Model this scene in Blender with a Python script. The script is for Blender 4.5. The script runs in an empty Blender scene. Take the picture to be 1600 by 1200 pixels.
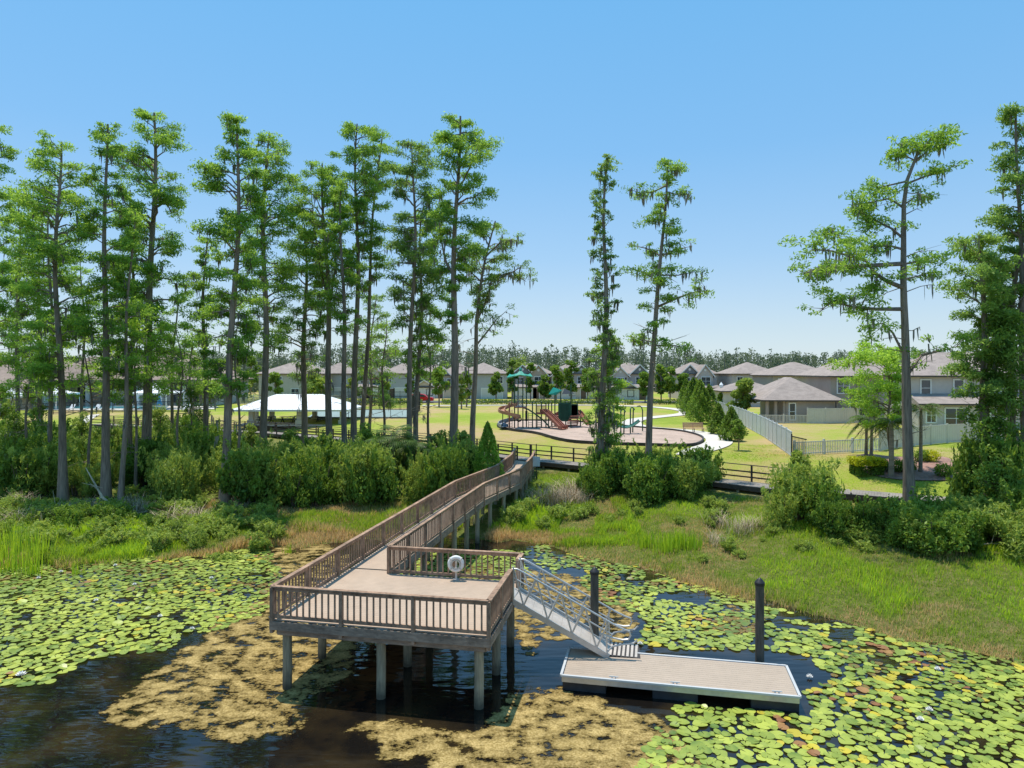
import bpy, math, random
import numpy as np
from mathutils import Vector, Matrix
random.seed(7); RS=np.random.RandomState(11)
scene=bpy.context.scene; C=scene.collection
F=1067.0; CH=9.25; HZ=579.0; PI=math.pi
# ------------------------------------------------------------------ plan helpers
def interp(x,pts): return float(np.interp(x,[p[0] for p in pts],[p[1] for p in pts]))
SHORE=[(-300,26),(-60,29),(-40,30.5),(-24,31.7),(-18,33),(-12.7,35.4),(-8,37),(-4,38),(0,37),(2,35.6),(5.9,31.8),(10,27.3),(13,24.2),(16,21.4),(20,19),(30,15),(60,8),(300,0)]
BOARD=[(-300,150),(-56,91),(-28,78),(-8.4,64),(0,56),(1.7,54.5),(6,50.9),(15.3,41.3),(20,39.4),(24,37.2),(40,33),(300,28)]
def sm(t): t=np.clip(t,0,1); return t*t*(3-2*t)
def ground(x,y):
    x=np.asarray(x,float); y=np.asarray(y,float)
    s=np.interp(x,[p[0] for p in SHORE],[p[1] for p in SHORE]); b=np.interp(x,[p[0] for p in BOARD],[p[1] for p in BOARD])
    s=s+0.35*np.sin(x*1.3)+0.25*np.sin(x*3.1+1)
    d=y-s; t=np.clip(d/np.maximum(b-s,1),0,1)
    z=1.6*t**0.85+1.35*sm((y-b)/12)
    z=np.where(d<0,np.maximum(d*0.25,-1.2),z)
    bump=0.10*np.sin(x*0.9+y*0.5)*np.sin(y*0.8-x*0.3)+0.06*np.sin(x*2.3+1.7)*np.sin(y*2.1)
    return z+bump*np.clip(t*6,0,1)*(1-sm((y-b+3)/4))
def gz(x,y): return float(ground(x,y))
def at(px,py,z):
    Z=(CH-z)*F/(py-HZ); return ((px-800)*Z/F,Z)
def hit(px,py):
    z=2.0
    for _ in range(40):
        x,y=at(px,py,z); z=z*0.5+0.5*gz(x,y)
    return x,y,gz(x,y)
def ax(px,Y): return (px-800)*Y/F
def az(py,Y): return CH-(py-HZ)*Y/F
def proj(x,y,z): return 800+x*F/y, HZ+(CH-z)*F/y
def vnoise(x,y,s,seed=0):
    x=np.asarray(x)/s+seed*17.3; y=np.asarray(y)/s+seed*9.1
    xi=np.floor(x).astype(int); yi=np.floor(y).astype(int); fx=sm(x-xi); fy=sm(y-yi)
    def h(a,b): 
        n=np.sin(a*127.1+b*311.7+seed*74.7)*43758.5453; return n-np.floor(n)
    return (h(xi,yi)*(1-fx)+h(xi+1,yi)*fx)*(1-fy)+(h(xi,yi+1)*(1-fx)+h(xi+1,yi+1)*fx)*fy
def inpoly(x,y,poly):
    x=np.asarray(x); y=np.asarray(y); r=np.zeros(x.shape,bool); n=len(poly)
    for i in range(n):
        x1,y1=poly[i]; x2,y2=poly[(i+1)%n]
        if y1==y2: continue
        c=((y1>y)!=(y2>y))&(x<(x2-x1)*(y-y1)/(y2-y1)+x1); r^=c
    return r
# ------------------------------------------------------------------ materials
MATS={}
def mat(name,col,rough=0.7,metal=0.0,var=0.12,scale=6.0,bump=0.0,stretch=(1,1,1),spec=0.4,bscale=None,world=False):
    if name in MATS: return MATS[name]
    m=bpy.data.materials.new(name); m.use_nodes=True; n=m.node_tree.nodes; l=m.node_tree.links
    p=n['Principled BSDF']; p.inputs['Roughness'].default_value=rough; p.inputs['Metallic'].default_value=metal
    p.inputs['Specular IOR Level'].default_value=spec
    tc=n.new('ShaderNodeNewGeometry') if world else n.new('ShaderNodeTexCoord')
    mp=n.new('ShaderNodeMapping'); l.new(tc.outputs['Position' if world else 'Object'],mp.inputs['Vector']); mp.inputs['Scale'].default_value=stretch
    nz=n.new('ShaderNodeTexNoise'); nz.inputs['Scale'].default_value=scale; nz.inputs['Detail'].default_value=6; l.new(mp.outputs[0],nz.inputs['Vector'])
    nz2=n.new('ShaderNodeTexNoise'); nz2.inputs['Scale'].default_value=scale*0.13; nz2.inputs['Detail'].default_value=3; l.new(mp.outputs[0],nz2.inputs['Vector'])
    ad=n.new('ShaderNodeMath'); ad.operation='ADD'; l.new(nz.outputs['Fac'],ad.inputs[0]); l.new(nz2.outputs['Fac'],ad.inputs[1])
    cr=n.new('ShaderNodeMapRange'); cr.inputs['From Min'].default_value=0.7; cr.inputs['From Max'].default_value=1.3
    l.new(ad.outputs[0],cr.inputs['Value'])
    mx=n.new('ShaderNodeMix'); mx.data_type='RGBA'
    lo=[c*(1-var) for c in col[:3]]+[1]; hi=[min(1,c*(1+var)) for c in col[:3]]+[1]
    mx.inputs['A'].default_value=lo; mx.inputs['B'].default_value=hi
    l.new(cr.outputs[0],mx.inputs['Factor']); l.new(mx.outputs['Result'],p.inputs['Base Color'])
    if bump:
        nb=n.new('ShaderNodeTexNoise'); nb.inputs['Scale'].default_value=bscale or scale*3; nb.inputs['Detail'].default_value=4; l.new(mp.outputs[0],nb.inputs['Vector'])
        b=n.new('ShaderNodeBump'); b.inputs['Strength'].default_value=bump; b.inputs['Distance'].default_value=0.02; l.new(nb.outputs['Fac'],b.inputs['Height']); l.new(b.outputs[0],p.inputs['Normal'])
    MATS[name]=m; return m
def leafmat(name,lo,hi,trans=0.4,objvar=0.0,rough=0.55,old=None):
    m=bpy.data.materials.new(name); m.use_nodes=True; n=m.node_tree.nodes; l=m.node_tree.links
    p=n['Principled BSDF']; p.inputs['Roughness'].default_value=rough; p.inputs['Specular IOR Level'].default_value=0.25
    a=n.new('ShaderNodeAttribute'); a.attribute_name='tint'
    mx=n.new('ShaderNodeValToRGB'); e=mx.color_ramp.elements
    if old: 
        e[0].color=(*old,1); e[0].position=0; e.new(0.3 if 'grass' in name else 0.12).color=(*lo,1); e[2].color=(*hi,1)
    else: e[0].color=(*lo,1); e[1].color=(*hi,1)
    src=a.outputs['Fac']
    if objvar:
        oi=n.new('ShaderNodeObjectInfo'); ma=n.new('ShaderNodeMath'); ma.operation='MULTIPLY_ADD'; ma.inputs[1].default_value=objvar; 
        l.new(oi.outputs['Random'],ma.inputs[0]); l.new(a.outputs['Fac'],ma.inputs[2])
        sb=n.new('ShaderNodeMath'); sb.operation='SUBTRACT'; sb.inputs[1].default_value=objvar/2; l.new(ma.outputs[0],sb.inputs[0]); src=sb.outputs[0]
    l.new(src,mx.inputs[0]); l.new(mx.outputs[0],p.inputs['Base Color'])
    t=n.new('ShaderNodeBsdfTranslucent'); hs=n.new('ShaderNodeHueSaturation'); hs.inputs['Value'].default_value=1.5; hs.inputs['Hue'].default_value=0.49; hs.inputs['Saturation'].default_value=1.05
    l.new(mx.outputs[0],hs.inputs['Color']); l.new(hs.outputs[0],t.inputs['Color'])
    ms=n.new('ShaderNodeMixShader'); ms.inputs[0].default_value=trans
    l.new(p.outputs[0],ms.inputs[1]); l.new(t.outputs[0],ms.inputs[2]); l.new(ms.outputs[0],n['Material Output'].inputs['Surface'])
    return m
M=dict(
 rail=mat('weathered_brown_wood',(0.36,0.225,0.145),0.8,var=0.45,scale=9,bump=0.3,stretch=(1,1,.5)),
 fascia=mat('grey_brown_wood',(0.33,0.24,0.175),0.8,var=0.4,scale=4,bump=0.3,stretch=(1,1,4)),
 deck=mat('deck_boards',(0.46,0.34,0.245),0.75,var=0.07,scale=3,bump=0.15,stretch=(1,1,1)),
 oldboard=mat('grey_boardwalk_boards',(0.25,0.22,0.19),0.85,var=0.3,scale=7,bump=0.3),
 darkwood=mat('dark_rail_wood',(0.085,0.06,0.045),0.85,var=0.35,scale=6,bump=0.2),
 pile=mat('piling_wood',(0.30,0.255,0.17),0.85,var=0.4,scale=5,bump=0.5,stretch=(4,4,.5)),
 darkpile=mat('dark_mooring_pile_wood',(0.085,0.075,0.06),0.85,var=0.4,scale=5,bump=0.5,stretch=(4,4,.5)),
 pilecap=mat('black_piling_cap',(0.02,0.02,0.022),0.5),
 alu=mat('aluminium',(0.56,0.54,0.51),0.4,0.5,var=0.12,scale=8),
 alupale=mat('ribbed_aluminium_tread',(0.52,0.46,0.40),0.55,0.2,var=0.15,scale=14),
 dock=mat('dock_decking',(0.42,0.33,0.25),0.75,var=0.06,scale=4,bump=0.1),
 whitealu=mat('white_edge_trim',(0.52,0.52,0.51),0.4,var=0.06),
 floatm=mat('black_float',(0.03,0.032,0.036),0.55,var=0.3),
 ring=mat('life_ring_white',(0.75,0.73,0.68),0.5,var=0.08),
 rope=mat('rope',(0.55,0.5,0.42),0.9),
 bark=mat('cypress_bark',(0.25,0.185,0.135),0.95,var=0.5,scale=4,bump=1.0,stretch=(3,3,.35),bscale=9),
 moss=leafmat('spanish_moss',(0.15,0.135,0.11),(0.30,0.28,0.22),0.3),
 twig=mat('dead_twigs',(0.5,0.39,0.26),0.9,var=0.4),
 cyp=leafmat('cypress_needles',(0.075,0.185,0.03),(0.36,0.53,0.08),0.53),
 cypb=leafmat('bluish_cypress_needles',(0.075,0.165,0.04),(0.30,0.44,0.09),0.52),
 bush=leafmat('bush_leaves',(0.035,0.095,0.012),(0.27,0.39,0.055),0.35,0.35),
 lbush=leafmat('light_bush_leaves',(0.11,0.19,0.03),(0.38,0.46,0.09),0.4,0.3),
 grass=leafmat('marsh_grass_blades',(0.22,0.32,0.03),(0.42,0.58,0.05),0.45,old=(0.56,0.40,0.18)),
 pine=leafmat('hazed_far_pine_needles',(0.07,0.105,0.06),(0.17,0.21,0.115),0.3),  # distance haze painted in: needle colours greyed and paled
 farbark=mat('hazed_far_pine_bark',(0.30,0.26,0.235),0.95,var=0.3),  # trunk colour lightened to carry the same painted haze
 palm=leafmat('palm_leaflets',(0.05,0.11,0.02),(0.17,0.26,0.05),0.35,old=(0.3,0.22,0.1)),
 palmtrunk=mat('palm_trunk_bark',(0.25,0.2,0.16),0.95,var=0.4,scale=3,bump=0.8,stretch=(1,1,6)),
 yellow=leafmat('yellow_hedge_tips',(0.35,0.4,0.02),(0.62,0.6,0.03),0.3),
 wallg=mat('grey_stucco',(0.54,0.49,0.45),0.9,var=0.05,scale=3,bump=0.1,bscale=40),
 wallt=mat('taupe_stucco',(0.41,0.345,0.285),0.9,var=0.05,scale=3,bump=0.1,bscale=40),
 wallc=mat('cream_stucco',(0.56,0.50,0.42),0.9,var=0.05,scale=3),
 wallb=mat('blue_grey_siding',(0.43,0.43,0.43),0.9,var=0.05,scale=3),
 walld=mat('dark_grey_siding',(0.22,0.22,0.23),0.9,var=0.08,scale=3),
 shingle=mat('taupe_shingles',(0.33,0.27,0.235),0.9,var=0.22,scale=9,bump=0.4,stretch=(1,1,3)),
 shinglebrown=mat('brown_shingles',(0.30,0.225,0.18),0.9,var=0.22,scale=9,bump=0.4,stretch=(1,1,3)),
 trim=mat('white_trim',(0.74,0.73,0.70),0.6,var=0.05),
 darktrim=mat('dark_gutter',(0.06,0.05,0.045),0.5),
 glass=mat('window_glass',(0.03,0.04,0.05),0.08,0,var=0.3,spec=0.9),
 door=mat('door_paint',(0.12,0.08,0.06),0.5),
 garage=mat('garage_door_white',(0.62,0.60,0.56),0.6,var=0.05,stretch=(1,1,8)),
 white=mat('white_roof_metal',(0.80,0.80,0.80),0.45,var=0.04,scale=2),
 vinyl=mat('white_vinyl_fence',(0.66,0.66,0.62),0.5,var=0.06,scale=2),
 vinylt=mat('tan_vinyl_fence',(0.56,0.53,0.45),0.5,var=0.07,scale=2),
 vgap=mat('fence_panel_grey_vinyl',(0.50,0.52,0.54),0.55,var=0.08,scale=2),
 black=mat('black_metal',(0.02,0.02,0.02),0.5),
 green=mat('green_metal',(0.02,0.075,0.045),0.45,var=0.15),
 teal=mat('teal_canopy',(0.02,0.30,0.22),0.6,var=0.15),
 greenp=mat('dark_green_plastic',(0.015,0.10,0.06),0.45,var=0.2),
 tanp=mat('tan_plastic_slide',(0.42,0.22,0.13),0.4,var=0.15),
 brownp=mat('red_brown_plastic',(0.33,0.13,0.09),0.4,var=0.15),
 bluep=mat('grey_blue_plastic',(0.28,0.31,0.36),0.4,var=0.15),
 benchw=mat('bench_slats',(0.62,0.38,0.24),0.6,var=0.15),
 concrete=mat('concrete_path_surface',(0.60,0.55,0.48),0.9,var=0.08,scale=2,bump=0.1,world=True),
 mulch=mat('pink_mulch',(0.45,0.33,0.26),0.95,var=0.22,scale=5,bump=0.6,bscale=30,world=True),
 redmulch=mat('red_brown_mulch',(0.30,0.17,0.13),0.95,var=0.35,scale=7,bump=0.8,bscale=20,world=True),
 curb=mat('black_border',(0.04,0.037,0.035),0.7,var=0.2),
 asphalt=mat('asphalt',(0.10,0.10,0.10),0.9,var=0.1,scale=2,world=True),
 court=mat('court_paint_green',(0.28,0.36,0.33),0.8,var=0.08,scale=1,world=True),
 pool=mat('pool_water',(0.12,0.45,0.52),0.08,var=0.1),
 paver=mat('pool_deck_concrete',(0.62,0.57,0.50),0.9,var=0.07,world=True),
 red=mat('red_car_paint',(0.55,0.012,0.02),0.25,0.1,var=0.05),
 tyre=mat('tyre_rubber',(0.02,0.02,0.02),0.8),
 bluecloth=mat('blue_umbrella_cloth',(0.08,0.3,0.6),0.7),
 signback=mat('sign_face_pale_blue',(0.52,0.60,0.66),0.5,var=0.05),
 petal=mat('lily_petals',(0.8,0.78,0.74),0.5,var=0.05),
 stem=mat('shrub_stems',(0.14,0.10,0.07),0.9,var=0.3),
)
def stain(m,z0,z1,fac):   # wet dark band near the water line
    n=m.node_tree.nodes; l=m.node_tree.links; p=n['Principled BSDF']; src=p.inputs['Base Color'].links[0].from_socket
    g=n.new('ShaderNodeNewGeometry'); s=n.new('ShaderNodeSeparateXYZ'); l.new(g.outputs['Position'],s.inputs[0]); t=n.new('ShaderNodeTexNoise'); t.inputs['Scale'].default_value=6; l.new(g.outputs['Position'],t.inputs['Vector'])
    a=n.new('ShaderNodeMath'); a.operation='MULTIPLY_ADD'; a.inputs[1].default_value=-.35; l.new(t.outputs['Fac'],a.inputs[0]); l.new(s.outputs['Z'],a.inputs[2])
    r=n.new('ShaderNodeMapRange'); r.inputs['From Min'].default_value=z0; r.inputs['From Max'].default_value=z1; r.inputs['To Min'].default_value=fac; r.inputs['To Max'].default_value=1; l.new(a.outputs[0],r.inputs['Value'])
    x=n.new('ShaderNodeMix'); x.data_type='RGBA'; x.blend_type='MULTIPLY'; x.inputs['Factor'].default_value=1; l.new(src,x.inputs['A']); l.new(r.outputs[0],x.inputs['B']); l.new(x.outputs['Result'],p.inputs['Base Color'])
stain(M['pile'],-.1,.35,.3)
def blotch(m,scale,lo,hi,fac):   # large weathering patches and small dark specks
    n=m.node_tree.nodes; l=m.node_tree.links; p=n['Principled BSDF']; src=p.inputs['Base Color'].links[0].from_socket
    g=n.new('ShaderNodeNewGeometry'); t=n.new('ShaderNodeTexNoise'); t.inputs['Scale'].default_value=scale; t.inputs['Detail'].default_value=8; t.inputs['Roughness'].default_value=.7; l.new(g.outputs['Position'],t.inputs['Vector'])
    r=n.new('ShaderNodeMapRange'); r.inputs['From Min'].default_value=lo; r.inputs['From Max'].default_value=hi; r.inputs['To Min'].default_value=fac; r.inputs['To Max'].default_value=1; l.new(t.outputs['Fac'],r.inputs['Value'])
    x=n.new('ShaderNodeMix'); x.data_type='RGBA'; x.blend_type='MULTIPLY'; x.inputs['Factor'].default_value=1; l.new(src,x.inputs['A']); l.new(r.outputs[0],x.inputs['B']); l.new(x.outputs['Result'],p.inputs['Base Color'])
blotch(M['deck'],.8,.3,.55,.88); blotch(M['dock'],.9,.3,.55,.9); blotch(M['rail'],3.5,.35,.55,.65); blotch(M['fascia'],2.5,.35,.6,.6)
for k_ in ('shingle','shinglebrown','wallg','wallt','wallc','wallb'): blotch(M[k_],.5,.3,.6,.88)
# ------------------------------------------------------------------ mesh builders
class MB:
    def __init__(s): s.v=[]; s.f=[]; s.smooth=False
    def quad(s,*p):
        k=len(s.v); s.v+= [tuple(q) for q in p]; s.f.append(tuple(range(k,k+len(p)))); return s
    def box(s,c,size,rz=0.0,ax=None):
        cx,cy,cz=c; hx,hy,hz=[d/2 for d in size]; co,si=math.cos(rz),math.sin(rz); k=len(s.v)
        for z in (-hz,hz):
            for x,y in ((-hx,-hy),(hx,-hy),(hx,hy),(-hx,hy)):
                s.v.append((cx+x*co-y*si,cy+x*si+y*co,cz+z))
        for f in ((3,2,1,0),(4,5,6,7),(0,1,5,4),(1,2,6,5),(2,3,7,6),(3,0,4,7)): s.f.append(tuple(k+i for i in f))
        return s
    def bar(s,p,q,w,h):
        p=Vector(p); q=Vector(q); d=(q-p).normalized(); up=Vector((0,0,1))
        if abs(d.z)>0.98: up=Vector((0,1,0))
        sd=d.cross(up).normalized(); u=sd.cross(d).normalized(); k=len(s.v)
        for c in (p,q):
            for a,b in ((-1,-1),(1,-1),(1,1),(-1,1)): s.v.append(tuple(c+sd*(a*w/2)+u*(b*h/2)))
        for f in ((3,2,1,0),(4,5,6,7),(0,1,5,4),(1,2,6,5),(2,3,7,6),(3,0,4,7)): s.f.append(tuple(k+i for i in f))
        return s
    def tube(s,pts,rad,n=6,cap=True):
        pts=[Vector(p) for p in pts]; 
        if not hasattr(rad,'__len__'): rad=[rad]*len(pts)
        k=len(s.v); up0=Vector((0.13,0.97,0.2))
        for i,p in enumerate(pts):
            d=(pts[min(i+1,len(pts)-1)]-pts[max(i-1,0)])
            d=d.normalized() if d.length>1e-9 else Vector((0,0,1))
            a=d.cross(up0)
            if a.length<1e-3: a=d.cross(Vector((1,0,0)))
            a.normalize(); b=d.cross(a)
            for j in range(n):
                t=2*PI*j/n; s.v.append(tuple(p+(a*math.cos(t)+b*math.sin(t))*rad[i]))
        for i in range(len(pts)-1):
            for j in range(n):
                j2=(j+1)%n; s.f.append((k+i*n+j,k+i*n+j2,k+(i+1)*n+j2,k+(i+1)*n+j))
        if cap:
            s.f.append(tuple(k+j for j in reversed(range(n)))); s.f.append(tuple(k+(len(pts)-1)*n+j for j in range(n)))
        s.smooth=True; return s
    def lathe(s,c,prof,n=16):
        k=len(s.v)
        for r,z in prof:
            for j in range(n): t=2*PI*j/n; s.v.append((c[0]+r*math.cos(t),c[1]+r*math.sin(t),c[2]+z))
        for i in range(len(prof)-1):
            for j in range(n): j2=(j+1)%n; s.f.append((k+i*n+j,k+i*n+j2,k+(i+1)*n+j2,k+(i+1)*n+j))
        s.f.append(tuple(k+j for j in reversed(range(n)))); s.f.append(tuple(k+(len(prof)-1)*n+j for j in range(n)))
        return s
    def prism(s,poly,z0,z1):
        k=len(s.v); n=len(poly)
        for z in (z0,z1):
            for p in poly: s.v.append((p[0],p[1],z))
        s.f.append(tuple(k+j for j in reversed(range(n)))); s.f.append(tuple(k+n+j for j in range(n)))
        for j in range(n): j2=(j+1)%n; s.f.append((k+j,k+j2,k+n+j2,k+n+j))
        return s
    def build(s,name,m,parent=None,label=None,smooth=None,bevel=0):
        me=bpy.data.meshes.new(name); o=bpy.data.objects.new(name,me); C.objects.link(o)
        v=s.v
        if parent is not None:
            L=ORIG.get(parent.name,(0,0,0)); 
            pl=ORIG.get(parent.name)
            o.parent=parent
            if pl is not None:
                v=[(a-pl[0],b-pl[1],c-pl[2]) for a,b,c in v]; ORIG[o.name]=pl
        me.from_pydata(v,[],s.f); me.update()
        if s.smooth if smooth is None else smooth:
            me.polygons.foreach_set('use_smooth',[True]*len(me.polygons))
            me.set_sharp_from_angle(angle=math.radians(40))
        me.materials.append(m)
        if label: o['label']=label
        if bevel:
            b=o.modifiers.new('bevel','BEVEL'); b.width=bevel; b.segments=2; b.limit_method='ANGLE'
        return o
ORIG={}   # world origin of things whose parts are written in world coordinates
def tag(o,label=None,cat=None,group=None,kind=None):
    if label: o['label']=label
    if cat: o['category']=cat
    if group: o['group']=group
    if kind: o['kind']=kind
    return o
def thing(name,loc,label,cat,group=None,rz=0.0,world=True):
    o=bpy.data.objects.new(name,None); C.objects.link(o); o.location=loc; o.rotation_euler=(0,0,rz); o.empty_display_size=0.3
    if world: ORIG[o.name]=tuple(loc)
    return tag(o,label,cat,group)
def dup(root,loc,rz=0.0,sc=1.0,label=None,group=None):
    r=root.copy(); C.objects.link(r); r.location=loc; r.rotation_euler=(0,0,rz); r.scale=(sc,sc,sc) if not hasattr(sc,'__len__') else sc
    if label: r['label']=label
    if group: r['group']=group
    for ch in list(root.children):
        c=ch.copy(); C.objects.link(c); c.parent=r
        for g in ch.children:
            d=g.copy(); C.objects.link(d); d.parent=c
    return r
def npmesh(name,V,Q,m,parent=None,tint=None,smooth=False,nv=4):
    V=np.asarray(V,np.float32); Q=np.asarray(Q,np.int32)
    me=bpy.data.meshes.new(name); me.vertices.add(len(V)); me.vertices.foreach_set('co',V.ravel())
    me.loops.add(Q.size); me.loops.foreach_set('vertex_index',Q.ravel())
    me.polygons.add(len(Q)); me.polygons.foreach_set('loop_start',np.arange(0,Q.size,Q.shape[1],dtype=np.int32))
    try: me.polygons.foreach_set('loop_total',np.full(len(Q),Q.shape[1],np.int32))
    except Exception: pass
    me.update(calc_edges=True)
    if tint is not None:
        a=me.attributes.new('tint','FLOAT','POINT'); a.data.foreach_set('value',np.asarray(tint,np.float32))
    if smooth: me.polygons.foreach_set('use_smooth',[True]*len(Q))
    me.materials.append(m)
    o=bpy.data.objects.new(name,me); C.objects.link(o)
    if parent is not None: o.parent=parent
    return o
def unit(a): return a/np.maximum(np.linalg.norm(a,axis=-1,keepdims=True),1e-9)
def leafquads(cen,size,elong,flat,rs,outdir=None):
    """rhombic leaves: cen (N,3), size scalar/array = half length; flat 0 random..1 horizontal"""
    N=len(cen); size=np.asarray(size)*np.ones(N)
    nrm=rs.normal(size=(N,3)); nrm=unit(nrm)*(1-flat)+np.array([0,0,1.0])*flat; nrm=unit(nrm)
    t=rs.normal(size=(N,3)) if outdir is None else outdir+0.6*rs.normal(size=(N,3))
    u=unit(np.cross(nrm,np.cross(t,nrm))); w=np.cross(nrm,u)
    L=(size*rs.uniform(.6,1.3,N))[:,None]; W=L*elong
    V=np.stack([cen-u*L,cen+w*W,cen+u*L,cen-w*W],1).reshape(-1,3)
    Q=np.arange(4*N).reshape(N,4); return V,Q
def blades(P,h,w,lean,rs,tint):
    N=len(P); h=np.asarray(h)*np.ones(N)*rs.uniform(.6,1.25,N); a=rs.uniform(0,2*PI,N); d=np.stack([np.cos(a),np.sin(a),0*a],1); s=np.stack([-np.sin(a),np.cos(a),0*a],1)
    w=(w*rs.uniform(.6,1.3,N))[:,None]; up=np.array([0,0,1.0]); ln=(lean*rs.uniform(.1,1.2,N)*h)[:,None]; hh=h[:,None]
    mid=P+up*hh*.55+d*ln*.35; tip=P+up*hh*(1-0.15*lean)+d*ln
    V=np.stack([P-s*w,P+s*w,mid-s*w*.8,mid+s*w*.8,tip-s*w*.12,tip+s*w*.12],1).reshape(-1,3)
    k=np.arange(N)[:,None]*6; Q=np.concatenate([k+[0,1,3,2],k+[2,3,5,4]],0)
    return V,Q,np.repeat(tint,6)
# ------------------------------------------------------------------ world, sun, camera
SUN=Vector((-0.17,0.20,1.0)).normalized()
el=math.asin(SUN.z); azim=math.atan2(SUN.x,SUN.y)
w=bpy.data.worlds.new("World"); scene.world=w; w.use_nodes=True; wn=w.node_tree.nodes; wl=w.node_tree.links
bg=wn['Background']; sk=wn.new('ShaderNodeTexSky'); sk.sky_type='NISHITA'; sk.sun_disc=False; sk.sun_elevation=el; sk.sun_rotation=azim
sk.air_density=1.0; sk.dust_density=0.2; sk.ozone_density=1.5; sk.altitude=0
bg.inputs['Strength'].default_value=0.15
hs=wn.new('ShaderNodeHueSaturation'); hs.inputs['Saturation'].default_value=0.8; hs.inputs['Value'].default_value=1.0; gm=wn.new('ShaderNodeMix'); gm.data_type='RGBA'; gm.blend_type='MULTIPLY'; gm.inputs['Factor'].default_value=1; gm.inputs['B'].default_value=(1.0,1.05,1.12,1)
wl.new(sk.outputs[0],gm.inputs['A']); wl.new(gm.outputs['Result'],hs.inputs['Color']); 
tcw=wn.new('ShaderNodeTexCoord'); sx=wn.new('ShaderNodeSeparateXYZ'); wl.new(tcw.outputs['Generated'],sx.inputs[0]); rp=wn.new('ShaderNodeValToRGB'); ee=rp.color_ramp.elements
ee[0].position=0.0; ee[0].color=(.57,.71,.82,1); ee[1].position=1.0; ee[1].color=(.09,.47,.93,1)
for q_,c_ in ((.06,(.50,.66,.80)),(.16,(.31,.58,.87)),(.30,(.17,.51,.91)),(.5,(.11,.49,.93))): ee.new(q_).color=(*c_,1)
wl.new(sx.outputs['Z'],rp.inputs[0]); sc_=wn.new('ShaderNodeVectorMath'); sc_.operation='SCALE'; sc_.inputs['Scale'].default_value=1/0.15; wl.new(rp.outputs[0],sc_.inputs[0])
fm=wn.new('ShaderNodeMix'); fm.data_type='RGBA'; fm.inputs['Factor'].default_value=0.72; wl.new(hs.outputs[0],fm.inputs['A']); wl.new(sc_.outputs[0],fm.inputs['B']); wl.new(fm.outputs['Result'],bg.inputs['Color'])
sd=bpy.data.lights.new('sun','SUN'); sd.energy=5.0; sd.angle=math.radians(0.55); sd.color=(1,0.94,0.84)
so=bpy.data.objects.new('sun',sd); C.objects.link(so); so.rotation_euler=SUN.to_track_quat('Z','Y').to_euler(); so.location=(0,0,60)
cd=bpy.data.cameras.new('camera'); cam=bpy.data.objects.new('camera',cd); C.objects.link(cam); scene.camera=cam
cd.sensor_width=36; cd.lens=F/1600*36; cd.clip_end=6000; cam.location=(0,0,CH)
cam.rotation_euler=(PI/2,0,0); cd.shift_y=-(600-HZ)/1600
scene.view_settings.view_transform='Standard'; scene.view_settings.look='None'; scene.view_settings.exposure=0; scene.view_settings.gamma=1
scene.render.resolution_x=1024; scene.render.resolution_y=768
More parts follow.
